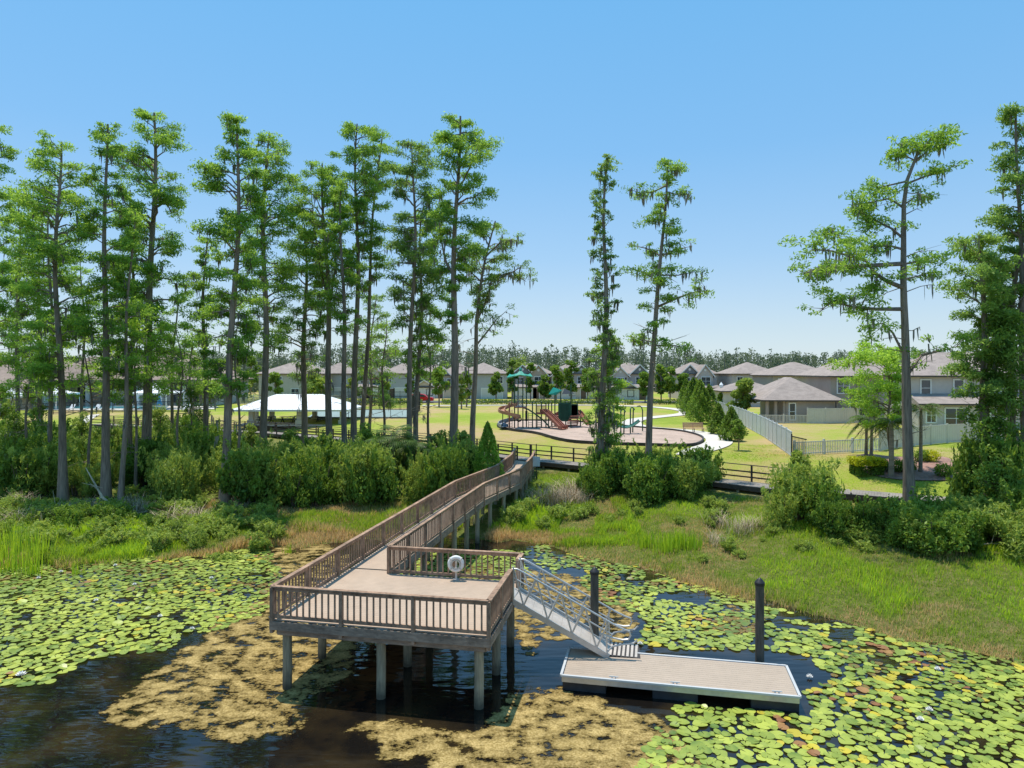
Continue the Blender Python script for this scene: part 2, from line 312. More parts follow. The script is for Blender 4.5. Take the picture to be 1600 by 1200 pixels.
# ------------------------------------------------------------------ terrain
def axis(vals):
    out=[]; 
    for (a,b,s) in vals: out+=list(np.arange(a,b,s))
    return np.array(out)
gx=axis([(-3000,-600,400),(-600,-120,40),(-120,-45,4),(-45,45,0.6),(45,120,4),(120,600,40),(600,3001,400)])
gy=axis([(-60,10,5),(10,16,1),(16,60,0.5),(60,110,2),(110,260,10),(260,800,60),(800,4001,400)])
X,Y=np.meshgrid(gx,gy); Zg=ground(X,Y); V=np.stack([X,Y,Zg],-1).reshape(-1,3)
nx=len(gx); ny=len(gy); ii,jj=np.meshgrid(np.arange(nx-1),np.arange(ny-1)); k=(jj*nx+ii).ravel(); Q=np.stack([k,k+1,k+nx+1,k+nx],1)
db=V[:,1]-np.interp(V[:,0],[p[0] for p in BOARD],[p[1] for p in BOARD])
lawn=sm((db+0.8)/1.2)
def terrain_mat():
    m=bpy.data.materials.new('lawn_and_marsh_soil'); m.use_nodes=True; n=m.node_tree.nodes; l=m.node_tree.links; p=n['Principled BSDF']
    p.inputs['Roughness'].default_value=0.95; p.inputs['Specular IOR Level'].default_value=0.1
    g=n.new('ShaderNodeNewGeometry')
    def noise(s,d=5,r=0.6):
        t=n.new('ShaderNodeTexNoise'); t.inputs['Scale'].default_value=s; t.inputs['Detail'].default_value=d; t.inputs['Roughness'].default_value=r; l.new(g.outputs['Position'],t.inputs['Vector']); return t
    def ramp(src,st):
        r=n.new('ShaderNodeValToRGB'); e=r.color_ramp.elements; e[0].position,e[0].color=st[0][0],(*st[0][1],1); e[1].position,e[1].color=st[-1][0],(*st[-1][1],1)
        for q in st[1:-1]: e.new(q[0]).color=(*q[1],1)
        l.new(src,r.inputs[0]); return r
    n1=noise(0.09,4); n2=noise(2.2,6,0.75); 
    add=n.new('ShaderNodeMath'); add.operation='MULTIPLY_ADD'; add.inputs[1].default_value=0.35; l.new(n2.outputs['Fac'],add.inputs[0]); l.new(n1.outputs['Fac'],add.inputs[2])
    lw=ramp(add.outputs[0],[(0.50,(0.24,0.31,0.04)),(0.62,(0.31,0.36,0.055)),(0.70,(0.38,0.34,0.10)),(0.82,(0.46,0.34,0.17))])
    ms=ramp(n2.outputs['Fac'],[(0.3,(0.06,0.07,0.02)),(0.5,(0.13,0.16,0.03)),(0.7,(0.26,0.2,0.1))])
    a=n.new('ShaderNodeAttribute'); a.attribute_name='tint'; mx=n.new('ShaderNodeMix'); mx.data_type='RGBA'
    l.new(a.outputs['Fac'],mx.inputs['Factor']); l.new(ms.outputs[0],mx.inputs['A']); l.new(lw.outputs[0],mx.inputs['B']); l.new(mx.outputs['Result'],p.inputs['Base Color'])
    n3=noise(14,5,0.8); b=n.new('ShaderNodeBump'); b.inputs['Strength'].default_value=0.9; b.inputs['Distance'].default_value=0.08; l.new(n3.outputs['Fac'],b.inputs['Height']); l.new(b.outputs[0],p.inputs['Normal'])
    return m
tag(npmesh('ground',V,Q,terrain_mat(),tint=lawn,smooth=True),'grassy ground rising from the lake shore to the lawns',kind='structure')
def water_mat():
    m=bpy.data.materials.new('dark_lake_water'); m.use_nodes=True; n=m.node_tree.nodes; l=m.node_tree.links; p=n['Principled BSDF']
    p.inputs['Roughness'].default_value=0.03; p.inputs['Specular IOR Level'].default_value=0.5; p.inputs['IOR'].default_value=1.5
    g=n.new('ShaderNodeNewGeometry'); t=n.new('ShaderNodeTexNoise'); t.inputs['Scale'].default_value=0.55; t.inputs['Detail'].default_value=7; l.new(g.outputs['Position'],t.inputs['Vector'])
    r=n.new('ShaderNodeValToRGB'); e=r.color_ramp.elements; e[0].position=0.45; e[0].color=(0.008,0.007,0.006,1); e[1].position=0.78; e[1].color=(0.045,0.03,0.012,1); l.new(t.outputs['Fac'],r.inputs[0]); l.new(r.outputs[0],p.inputs['Base Color'])
    mp=n.new('ShaderNodeMapping'); mp.inputs['Scale'].default_value=(0.55,1.9,1); mp.inputs['Rotation'].default_value=(0,0,-0.1); l.new(g.outputs['Position'],mp.inputs['Vector'])
    w1=n.new('ShaderNodeTexNoise'); w1.inputs['Scale'].default_value=1.3; w1.inputs['Detail'].default_value=1.5; l.new(mp.outputs[0],w1.inputs['Vector'])
    amp=n.new('ShaderNodeTexNoise'); amp.inputs['Scale'].default_value=0.12; l.new(g.outputs['Position'],amp.inputs['Vector'])
    mr=n.new('ShaderNodeMapRange'); mr.inputs['From Min'].default_value=0.35; mr.inputs['From Max'].default_value=0.6; mr.inputs['To Min'].default_value=0.2; mr.inputs['To Max'].default_value=1.0; l.new(amp.outputs['Fac'],mr.inputs['Value'])
    mu=n.new('ShaderNodeMath'); mu.operation='MULTIPLY'; l.new(w1.outputs['Fac'],mu.inputs[0]); l.new(mr.outputs[0],mu.inputs[1])
    b=n.new('ShaderNodeBump'); b.inputs['Strength'].default_value=0.55; b.inputs['Distance'].default_value=0.065; l.new(mu.outputs[0],b.inputs['Height']); l.new(b.outputs[0],p.inputs['Normal'])
    return m
mb=MB(); mb.quad((-400,-120,0),(400,-120,0),(400,60,0),(-400,60,0)); tag(mb.build('water',water_mat()),'dark rippled lake water',kind='structure')
# flat ribbon / patch helpers draped on the ground
def ribbon(name,pts,width,m,dz,label,kind='structure',cat=None,closed=False):
    P=[Vector((p[0],p[1])) for p in pts]
    for _ in range(2):   # Chaikin smoothing
        R=[P[0]]
        for a,b in zip(P[:-1],P[1:]): R+=[a*.75+b*.25,a*.25+b*.75]
        R.append(P[-1]); P=R
    V=[];Q=[]
    for i,p in enumerate(P):
        d=(P[min(i+1,len(P)-1)]-P[max(i-1,0)]).normalized(); n=Vector((-d.y,d.x))
        for s in (-.5,.5):
            q=p+n*width*s; V.append((q.x,q.y,gz(q.x,q.y)+dz))
    for i in range(len(P)-1): Q.append((2*i,2*i+1,2*i+3,2*i+2))
    o=npmesh(name,V,Q,m); tag(o,label,cat,kind=kind); return o
def smoothloop(pts,it=2):
    P=[Vector(p[:2]) for p in pts]
    for _ in range(it):
        R=[]
        for i in range(len(P)): a=P[i]; b=P[(i+1)%len(P)]; R+=[a*.75+b*.25,a*.25+b*.75]
        P=R
    return [(p.x,p.y) for p in P]
def patch(name,poly,m,dz,label,step=0.5):
    xs=[p[0] for p in poly]; ys=[p[1] for p in poly]
    cx=sum(xs)/len(xs); cy=sum(ys)/len(ys); V=[(cx,cy,gz(cx,cy)+dz)]; Q=[]; R=14; n=len(poly)
    for r in range(1,R+1):
        for p in poly:
            x=cx+(p[0]-cx)*r/R; y=cy+(p[1]-cy)*r/R; V.append((x,y,gz(x,y)+dz))
    f=[(0,1+j,1+(j+1)%n) for j in range(n)]
    for r in range(R-1):
        for j in range(n): f.append((1+r*n+j,1+(r+1)*n+j,1+(r+1)*n+(j+1)%n,1+r*n+(j+1)%n))
    b=MB(); b.v=V; b.f=f; o=b.build(name,m,smooth=False); tag(o,label,kind='structure'); return o
# ------------------------------------------------------------------ PIER
DZ=2.1
U=Vector((0.980,-0.199,0)); W=Vector((0.199,0.980,0)); A=Vector((-6.9,19.65,0)); LN=6.4; LW=5.25
def pp(u,v,z): q=A+U*u+W*v; return (q.x,q.y,z)
WK=1.62
pier=thing('pier',(A.x,A.y,0),'long brown wooden pier with a wide end platform standing over the lily covered lake','pier')
# walkway centreline/edges (left, right) in plan
left=[pp(0,0,0),(-3.2,38.3,0),(-1.05,44.5,0),(-0.05,50.5,0),(0.25,54.6,0)]
right=[pp(WK,4.8,0),(-1.55,37.6,0),(0.55,43.3,0),(1.45,49.5,0),(1.75,52.8,0)]
left=[(p[0],p[1]) for p in left]; right=[(p[0],p[1]) for p in right]
b=MB(); nb=int((LW)/0.142)
for i in range(nb):
    v=0.071+i*0.142+0.02; uw=LN if v<4.85 else WK
    q=pp(uw/2,v,DZ-0.02); b.box(q,(uw-0.02,0.137,0.04),rz=math.atan2(U.y,U.x))
def along(pts,y):
    return np.interp(y,[p[1] for p in pts],[p[0] for p in pts])
# walkway boards as quads between the two edges (each a real board)
def edgewalk(Lp,Rp,n):
    def res(P,n):
        P=[Vector(p) for p in P]; d=[0]
        for a,c in zip(P[:-1],P[1:]): d.append(d[-1]+(c-a).length)
        o=[]
        for i in range(n+1):
            t=d[-1]*i/n; j=max(k for k in range(len(d)) if d[k]<=t+1e-9); j=min(j,len(P)-2); f=(t-d[j])/(d[j+1]-d[j]); o.append(P[j].lerp(P[j+1],f))
        return o
    return res(Lp,n),res(Rp,n)
ls=[pp(0,LW,0)[:2]]+left[1:]; rs_=[pp(WK,LW,0)[:2]]+right[1:]
nwb=215; Lr,Rr=edgewalk(ls,rs_,nwb)
for i in range(nwb):
    a,c=Lr[i],Lr[i+1]; d,e=Rr[i],Rr[i+1]; f=0.965
    P=[a,d,d.lerp(e,f),a.lerp(c,f)]; k=len(b.v)
    for z in (DZ-0.04,DZ): b.v+=[(p.x,p.y,z) for p in P]
    for fc in ((3,2,1,0),(4,5,6,7),(0,1,5,4),(1,2,6,5),(2,3,7,6),(3,0,4,7)): b.f.append(tuple(k+q for q in fc))
b.build('decking',M['deck'],pier)
# fascia boards, rim beams
def run(pts,w,h,z,m,name,off=0):
    b=MB()
    for p,q in zip(pts[:-1],pts[1:]): b.bar((p[0],p[1],z),(q[0],q[1],z),w,h)
    return b.build(name,m,pier)
e=0.045
plat=[pp(-e,LW,0),pp(-e,-e,0),pp(LN+e,-e,0),pp(LN+e,4.85+e,0),pp(WK+e+.02,4.85+e,0)]
run(plat,0.05,0.24,DZ-0.165,M['fascia'],'fascia')
run([pp(.12,LW,0),pp(.12,.12,0),pp(LN-.12,.12,0),pp(LN-.12,4.75,0),pp(WK,4.75,0)],0.10,0.22,DZ-0.36,M['fascia'],'rim_beam')
run(ls,0.05,0.26,DZ-0.175,M['fascia'],'fascia'); run(rs_,0.05,0.26,DZ-0.175,M['fascia'],'fascia')
for v in (0.35,2.45,4.5):
    b=MB(); b.bar(pp(0.1,v,DZ-0.36),pp(LN-0.1,v,DZ-0.36),0.09,0.2); b.build('cross_beam',M['fascia'],pier)
jb=MB()
for u in np.arange(0.5,LN,0.6): jb.bar(pp(u,0.1,DZ-0.15),pp(u,4.75,DZ-0.15),0.05,0.18)
jb.build('joists',M['fascia'],pier)
# piles
def pile(x,y,zt,r=0.135):
    b=MB(); b.tube([(x,y,-1.5),(x,y,-.2),(x+.01,y,zt*.5),(x,y,zt)],[r,r,r*.98,r*.97],14); b.build('piling',M['pile'],pier)
for v in (0.3,2.45,4.6):
    for u in (0.3,3.2,LN-0.35):
        q=pp(u,v,0); pile(q[0],q[1],DZ-0.27)
for i in list(range(12,nwb,16)):
    for P,s in ((Lr[i],.12),(Rr[i],-.12)):
        pile(P.x+s,P.y,DZ-0.12,0.12)
    b=MB(); b.bar((Lr[i].x,Lr[i].y,DZ-.37),(Rr[i].x,Rr[i].y,DZ-.37),.08,.2); b.build('cross_beam',M['fascia'],pier)
# railing: posts, caps, balusters.  baluster list is gathered, the 100 that show largest become parts
BAL=[]; railh=0.97
def railing(p,q,z0=DZ,nbay=None,posts=(True,True),boards=False):
    p=Vector((p[0],p[1],0)); q=Vector((q[0],q[1],0)); L=(q-p).length; d=(q-p)/L; n=nbay or max(1,round(L/2.1)); ang=math.atan2(d.y,d.x)
    s=MB(); s.bar((p.x,p.y,z0+railh-.02),(q.x,q.y,z0+railh-.02),0.15,0.04); s.build('handrail_cap',M['rail'],pier,bevel=0.004)
    s=MB(); s.bar((p.x,p.y,z0+railh-.09),(q.x,q.y,z0+railh-.09),0.045,0.095); s.bar((p.x,p.y,z0+.09),(q.x,q.y,z0+.09),0.045,0.095); s.build('rail',M['rail'],pier)
    for i in range(n+1):
        if (i==0 and not posts[0]) or (i==n and not posts[1]): continue
        c=p+d*(L*i/n); nrm=Vector((-d.y,d.x,0))
        s=MB(); s.box((c.x,c.y,z0+railh/2-.21),(0.095,0.13,railh+.34),rz=ang); s.build('post',M['rail'],pier,bevel=0.004)
    for i in range(n):
        m=int(round((L/n)/0.195))
        for j in range(1,m):
            c=p+d*(L*(i+j/m)/n); BAL.append((c.x,c.y,z0,ang))
railing(pp(0.0,0.0,0),pp(LN,0,0),nbay=3)
railing(pp(LN,0,0),pp(LN,2.95,0),nbay=2,posts=(False,True))
railing(pp(LN,4.15,0),pp(LN,4.85,0),nbay=1)
railing(pp(LN,4.85,0),pp(WK,4.85,0),nbay=2,posts=(False,True))
railing(pp(0,0,0),left[1],posts=(False,True))
for a,c in zip(left[1:-1],left[2:]): railing(a,c,posts=(False,True))
railing(pp(WK,4.85,0),right[1],posts=(False,True))
for a,c in zip(right[1:-1],right[2:]): railing(a,c,posts=(False,True))
BAL.sort(key=lambda t:t[1])
bm_=MB(); bm_.box((0,0,0),(0.042,0.042,railh-.2)); first=None
for i,(x,y,z,a) in enumerate(BAL[:100]):
    if first is None:
        first=bm_.build('baluster',M['rail'],None,smooth=False); o=first
    else: o=first.copy(); C.objects.link(o)
    o.parent=pier; o.location=(x-A.x,y-A.y,z+.07+(railh-.2)/2); o.rotation_euler=(0,0,a)
b=MB()
for x,y,z,a in BAL[100:]: b.box((x,y,z+.07+(railh-.2)/2),(0.042,0.042,railh-.2),rz=a)
tag(b.build('baluster',M['rail'],pier),kind='stuff')
# life ring on a metal stand
q=pp(4.15,4.62,DZ); lr=thing('life_ring',q,'round off-white life ring hung inside the back railing of the pier platform','life ring')
b=MB(); R=.22; pts=[(q[0]+R*math.cos(t),q[1]-.06,q[2]+.56+R*math.sin(t)) for t in np.linspace(0,2*PI,33)]; b.tube(pts,.068,10,cap=False); b.build('ring',M['ring'],lr)
b=MB()
for k in range(4):
    t=PI/4+k*PI/2; pts=[(q[0]+R*math.cos(t)+.073*math.cos(s)*math.cos(t),q[1]-.06+.075*math.sin(s),q[2]+.56+R*math.sin(t)+.073*math.cos(s)*math.sin(t)) for s in np.linspace(0,2*PI,13)]
    b.tube(pts,.018,5,cap=False)
b.tube([(q[0]+.15*math.cos(t)*(1+.1*math.sin(t*2.3)),q[1]-.13,q[2]+.55+.15*math.sin(t)) for t in np.linspace(0,12*PI,80)],.014,5); b.build('rope',M['rope'],lr)
b=MB(); b.box((q[0],q[1]+.04,q[2]+.3),(.07,.05,.6)); b.box((q[0],q[1],q[2]+.012),(.2,.2,.02)); b.box((q[0],q[1]-.02,q[2]+.70),(.09,.06,.06)); b.build('stand',M['alu'],lr)
# ------------------------------------------------------------------ GANGWAY
g0=Vector(pp(LN+0.02,3.0,0)); g1=g0+Vector((0.20,0.98,0))*1.13
GU=Vector((0.991,-0.135,0)); dockz=0.46
gl=3.0
gw=thing('gangway',(g0.x,g0.y,DZ),'silver aluminium gangway with truss handrails sloping from the pier down to the floating dock','gangway')
def gp(s,side,h,rise=None):   # s metres along, side 0..1, h above tread
    z=DZ+(dockz+.05-DZ)*min(max(s,0),gl)/gl
    q=g0.lerp(g1,side)+GU*s; return (q.x,q.y,z+h)
b=MB()
for side in (0.0,1.0): b.bar(gp(0,side,-.03),gp(gl,side,-.03),.06,.17)
for s in np.linspace(0.1,gl-.1,8): b.bar(gp(s,0,-.08),gp(s,1,-.08),.05,.06)
b.build('frame',M['alu'],gw)
b=MB(); N=10
for i in range(N): 
    s0=gl*i/N; s1=gl*(i+.985)/N
    b.bar(gp(s0,.5,0),gp(s1,.5,0),1.02,.03)
pass
b.build('tread',M['alupale'],gw)
b=MB(); q0=gp(gl,.5,0); pe=gp(gl,.5,0); 
for i in range(7):
    s=gl+.04+i*.13; z=dockz+.05-(i/6)*.03; a=g0.lerp(g1,.06)+GU*s; c=g0.lerp(g1,.94)+GU*s; b.bar((a.x,a.y,z+.012),(c.x,c.y,z+.012),.075,.015)
a=g0.lerp(g1,.5)+GU*(gl); c=g0.lerp(g1,.5)+GU*(gl+.92); b.bar((a.x,a.y,dockz+.03),(c.x,c.y,dockz+.012),1.0,.012) if False else None
b.build('transition_plate',M['alupale'],gw)
b=MB(); b.bar((a.x,a.y,dockz+.028),(c.x,c.y,dockz+.01),1.0,.012); b.build('plate_backing',M['darktrim'],gw)
for side in (0.0,1.0):
    b=MB(); hs=1.0; off=.42
    def hp(s,h): 
        return gp(s,side,h) if 0<=s<=gl else tuple(Vector(gp(min(max(s,0),gl),side,h))+GU*(s-min(max(s,0),gl)) )
    # big looped handrail: up from the top end, along, round the low end and back
    r=.03
    sl=(dockz+.05-DZ)/gl
    def lp(s,h): q=g0.lerp(g1,side)+GU*s; return (q.x,q.y,DZ+sl*s+h)
    path=[lp(0.02,0.0),lp(0.0,.45),lp(-.02,.82),lp(.03,.97),lp(.16,1.05),lp(.32,1.06)]+[lp(s,1.06) for s in np.linspace(.6,gl+.15,9)]+[lp(gl+.45,1.08),lp(gl+.62,1.12),lp(gl+.66,1.02),lp(gl+.6,.86),lp(gl+.42,.74),lp(gl+.1,.62),lp(gl-.25,.55)]
    path2=[lp(gl-.1,.0),lp(gl+.1,.35),lp(gl+.45,.62),lp(gl+.75,.83),lp(gl+.86,1.0),lp(gl+.80,1.2)]
    b.tube(path,r,8); b.tube(path2[:5],r*.9,8); b.build('handrail',M['alu'],gw)
    b=MB(); b.tube([lp(0.05,.72),lp(gl+.1,.72)],.024,8); b.tube([lp(.1,.40),lp(gl,.40)],.014,6); b.build('mid_rail',M['alu'],gw)
    b=MB(); n=4
    for i in range(n):
        s0=gl*i/n; sm_=gl*(i+.5)/n; s1=gl*(i+1)/n
        b.tube([lp(s0+.04,1.05),lp(sm_,.03)],.03,6); b.tube([lp(sm_,.03),lp(s1,1.05)],.03,6)
    b.build('truss_braces',M['alu'],gw)
    for s in (0.06,gl-.06):
        c=MB(); c.tube([lp(s,0),lp(s,1.05)],.024,8); c.build('stanchion',M['alu'],gw)
b=MB(); b.tube([tuple(g0.lerp(g1,-.04)+Vector((0,0,DZ-.03))),tuple(g0.lerp(g1,1.04)+Vector((0,0,DZ-.03)))],.03,8); b.box(tuple(g0.lerp(g1,.5)+Vector((-.06,0,DZ+.012))),(.22,1.15,.012),rz=-.2); b.build('hinge',M['alu'],gw)
# ------------------------------------------------------------------ FLOATING DOCK
D0=Vector((1.42,19.72,0)); DU=Vector((0.980,-0.203,0)); DV=Vector((0.203,0.980,0)); DL=6.48; DWd=1.98
fd=thing('floating_dock',(D0.x,D0.y,0),'flat tan plank dock with white edging floating at the foot of the gangway','dock')
def dp(u,v,z): q=D0+DU*u+DV*v; return (q.x,q.y,z)
da=math.atan2(DU.y,DU.x); b=MB(); n=14
for i in range(n): b.box(dp(DL/2,.06+(DWd-.12)*(i+.5)/n,dockz-.02),(DL-.12,(DWd-.12)/n-.006,.04),rz=da)
b.build('decking',M['dock'],fd)
b=MB()
for p,q in ((dp(0,0,0),dp(DL,0,0)),(dp(0,DWd,0),dp(DL,DWd,0)),(dp(0,0,0),dp(0,DWd,0)),(dp(DL,0,0),dp(DL,DWd,0))):
    b.bar((p[0],p[1],dockz-.012),(q[0],q[1],dockz-.012),.075,.06)
b.build('edge_trim',M['whitealu'],fd,bevel=.005)
b=MB()
for p,q in ((dp(.03,.03,0),dp(DL-.03,.03,0)),(dp(.03,DWd-.03,0),dp(DL-.03,DWd-.03,0)),(dp(.03,.03,0),dp(.03,DWd-.03,0)),(dp(DL-.03,.03,0),dp(DL-.03,DWd-.03,0))):
    b.bar((p[0],p[1],dockz-.12),(q[0],q[1],dockz-.12),.04,.16)
b.build('side_frame',M['alu'],fd)
for u in (.55,3.1,5.75):
    b=MB(); b.box(dp(u+.1,DWd/2,.1),(1.25,DWd-.16,.36),rz=da); b.build('float',M['floatm'],fd,bevel=.03)
for u in (1.5,3.2,5.9):
    b=MB(); b.bar(dp(u-.13,.08,dockz+.055),dp(u+.13,.08,dockz+.055),.025,.025); b.box(dp(u-.05,.08,dockz+.025),(.03,.03,.05)); b.box(dp(u+.05,.08,dockz+.025),(.03,.03,.05)); b.build('cleat',M['whitealu'],fd)
for (px,Yp,top,lab) in ((929,21.95,2.98,'dark wooden mooring pile with pointed cap standing behind the gangway'),(1187,21.0,2.92,'dark wooden mooring pile with pointed cap at the far corner of the floating dock')):
    x=ax(px,Yp); t=thing('mooring_pile',(x,Yp,0),lab,'mooring pile','mooring piles holding the floating dock')
    b=MB(); b.tube([(x,Yp,-1.6),(x,Yp,.1),(x,Yp,top-.2)],[.14,.135,.13],18); b.build('shaft',M['darkpile'],t)
    b=MB(); b.lathe((x,Yp,top-.2),[(.15,-.07),(.152,.02),(.13,.05),(.06,.13),(.0,.17)],18); b.build('cap',M['pilecap'],t)
# ------------------------------------------------------------------ BOARDWALK (open rails) along the shore
bw=thing('boardwalk',(0.9,55.3,DZ),'low grey plank boardwalk with open dark rails running along the foot of the lawn','boardwalk')
BWp_r=[(1.0,55.6),(6,51.7),(16.6,41.6),(20,40.3),(24,38.0),(33,35.2)]
BWp_l=[(1.0,55.6),(-8.4,65),(-28,79),(-56,92)]
def bwalk(pts,rails):
    for i,(p,q) in enumerate(zip(pts[:-1],pts[1:])):
        p=Vector((*p,0)); q=Vector((*q,0)); L=(q-p).length; d=(q-p)/L; n=Vector((-d.y,d.x,0)); ang=math.atan2(d.y,d.x)
        b=MB(); m=int(L/.15)
        for j in range(m): c=p+d*(L*(j+.5)/m); b.box((c.x,c.y,DZ-.02),(L/m*.96,1.7,.04),rz=ang)
        b.build('decking',M['oldboard'],bw)
        b=MB()
        for s in (-.85,.85): a=p+n*s; c=q+n*s; b.bar((a.x,a.y,DZ-.17),(c.x,c.y,DZ-.17),.05,.28)
        b.build('fascia',M['darkwood'],bw)
        b=MB(); 
        for j in range(int(L/2.4)+1):
            for s in (-.7,.7):
                c=p+d*(j*2.4)+n*s; b.tube([(c.x,c.y,gz(c.x,c.y)-.4),(c.x,c.y,DZ-.3)],.1,8)
        b.build('piling',M['pile'],bw)
        if rails[i]:
            for s in rails[i]:
                a=p+n*s; c=q+n*s; b=MB()
                for h,w_,t in ((1.06,.14,.04),(.62,.04,.09),(.28,.04,.09)): b.bar((a.x,a.y,DZ+h),(c.x,c.y,DZ+h),w_,t)
                b.build('rail',M['darkwood'],bw)
                m=max(1,round(L/2.3))
                for j in range(m+1):
                    k=a+(c-a)*j/m; b=MB(); b.box((k.x,k.y,DZ+.42),(.1,.1,1.26),rz=ang); b.build('post',M['darkwood'],bw)
bwalk(BWp_r,[(.82,),(.82,),(),(),()]); bwalk(BWp_l,[(-.82,.82),(-.82,.82),(-.82,.82)])
# sign on a post
x,y=ax(838,49.5),49.5; s=thing('sign',(x,y,gz(x,y)),'small pale blue sign on a dark post beside the shore end of the pier','sign')
b=MB(); b.box((x,y,gz(x,y)+1.3),(.07,.07,2.6)); b.build('post',M['black'],s)
b=MB(); b.box((x,y-.05,az(721,y)),(.52,.02,.72)); b.build('board',M['signback'],s,bevel=.006)
# ------------------------------------------------------------------ TREES
def sprays(pads,rs,dens,leaf=0.15,flat=0.12):
    """pads: list of (center, radius, tintbase)"""
    cs=[];ts=[];ls=[]
    for c,r,t in pads:
        n=max(6,int(dens*r*r)); a=unit(rs.normal(size=(n,3)))*(rs.uniform(0,1,(n,1))**.42)*np.array([1.05,1.05,.5])*r*rs.uniform(.75,1.15,(n,1))
        a[:,2]-=0.10*(a[:,0]**2+a[:,1]**2)/max(r,.1)
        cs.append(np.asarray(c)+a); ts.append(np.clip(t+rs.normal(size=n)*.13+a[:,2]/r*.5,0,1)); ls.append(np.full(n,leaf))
    cs=np.concatenate(cs); ts=np.concatenate(ts); V,Q=leafquads(cs,np.concatenate(ls),.30,flat,rs); return V,Q,np.repeat(ts,4)
def strands(pts,rs,L=(.15,.8)):
    P=np.asarray(pts); N=len(P); l=rs.uniform(*L,N); w=rs.uniform(.025,.07,N); a=rs.uniform(0,PI,N); s=np.stack([np.cos(a),np.sin(a),0*a],1)*w[:,None]
    dn=np.stack([rs.normal(size=N)*.05,rs.normal(size=N)*.05,-l],1)
    V=np.stack([P-s,P+s,P+dn*.6+s*1.1,P+dn*.6-s*.9,P+dn+s*.1,P+dn-s*.1],1).reshape(-1,3); k=np.arange(N)[:,None]*6
    return V,np.concatenate([k+[0,1,2,3],k+[3,2,4,5]],0),np.repeat(rs.uniform(0,1,N),6)
def trunkpath(x,y,z0,pts,H,rs,wob=.28):
    """pts: list of (t,dx,dy)"""
    P=[]; ph=rs.uniform(0,6,2)
    for t in np.linspace(0,1,17):
        dx=np.interp(t,[p[0] for p in pts],[p[1] for p in pts]); dy=np.interp(t,[p[0] for p in pts],[p[2] for p in pts])
        P.append(np.array([dx+wob*math.sin(t*9+ph[0])*t,dy+wob*math.sin(t*7+ph[1])*t,H*t]))
    return np.array(P)
def limb(tb,start,az_,L,r,rs,rise,pads,moss,tint,sub=4,sag=.35,padr=(.45,.95),pstart=.3,mossy=.5):
    d=np.array([math.cos(az_),math.sin(az_),0]); n=7; P=[]; kink=rs.normal(size=(n,3))*.05*L
    for i in range(n):
        s=i/(n-1); P.append(start+d*L*s+np.array([0,0,L*(rise*s-sag*s*s)])+kink[i]*min(1,s*2)*1.1)
    P=np.array(P); tb.tube(P,[max(r*(1-.85*i/(n-1)),.012) for i in range(n)],5,cap=False)
    for k in range(sub):
        s=pstart+(1-pstart)*(k+rs.uniform(.2,.9))/sub; j=min(int(s*(n-1)),n-2); f=s*(n-1)-j; q=P[j]*(1-f)+P[j+1]*f
        a2=az_+rs.choice([-1,1])*rs.uniform(.5,1.2); l2=L*rs.uniform(.22,.42)*(1.15-s*.5); d2=np.array([math.cos(a2),math.sin(a2),rs.uniform(-.15,.45)])
        e=q+d2*l2; tb.tube([q,(q+e)/2+rs.normal(size=3)*.05,e],[max(r*.3,.014),.012,.008],3,cap=False)
        pr=rs.uniform(*padr); pads.append((e,pr,tint+rs.normal()*.12)); 
        if rs.rand()<.35: pads.append(((q+e)/2+rs.normal(size=3)*.15,pr*.7,tint+rs.normal()*.12))
        if rs.rand()<mossy: 
            for _ in range(rs.randint(2,6)): moss.append((q+(e-q)*rs.rand())+rs.normal(size=3)*.05)
    pads.append((P[-1],rs.uniform(*padr)*.9,tint+rs.normal()*.12)); pads.append((P[-2],rs.uniform(*padr)*.8,tint))
    return P
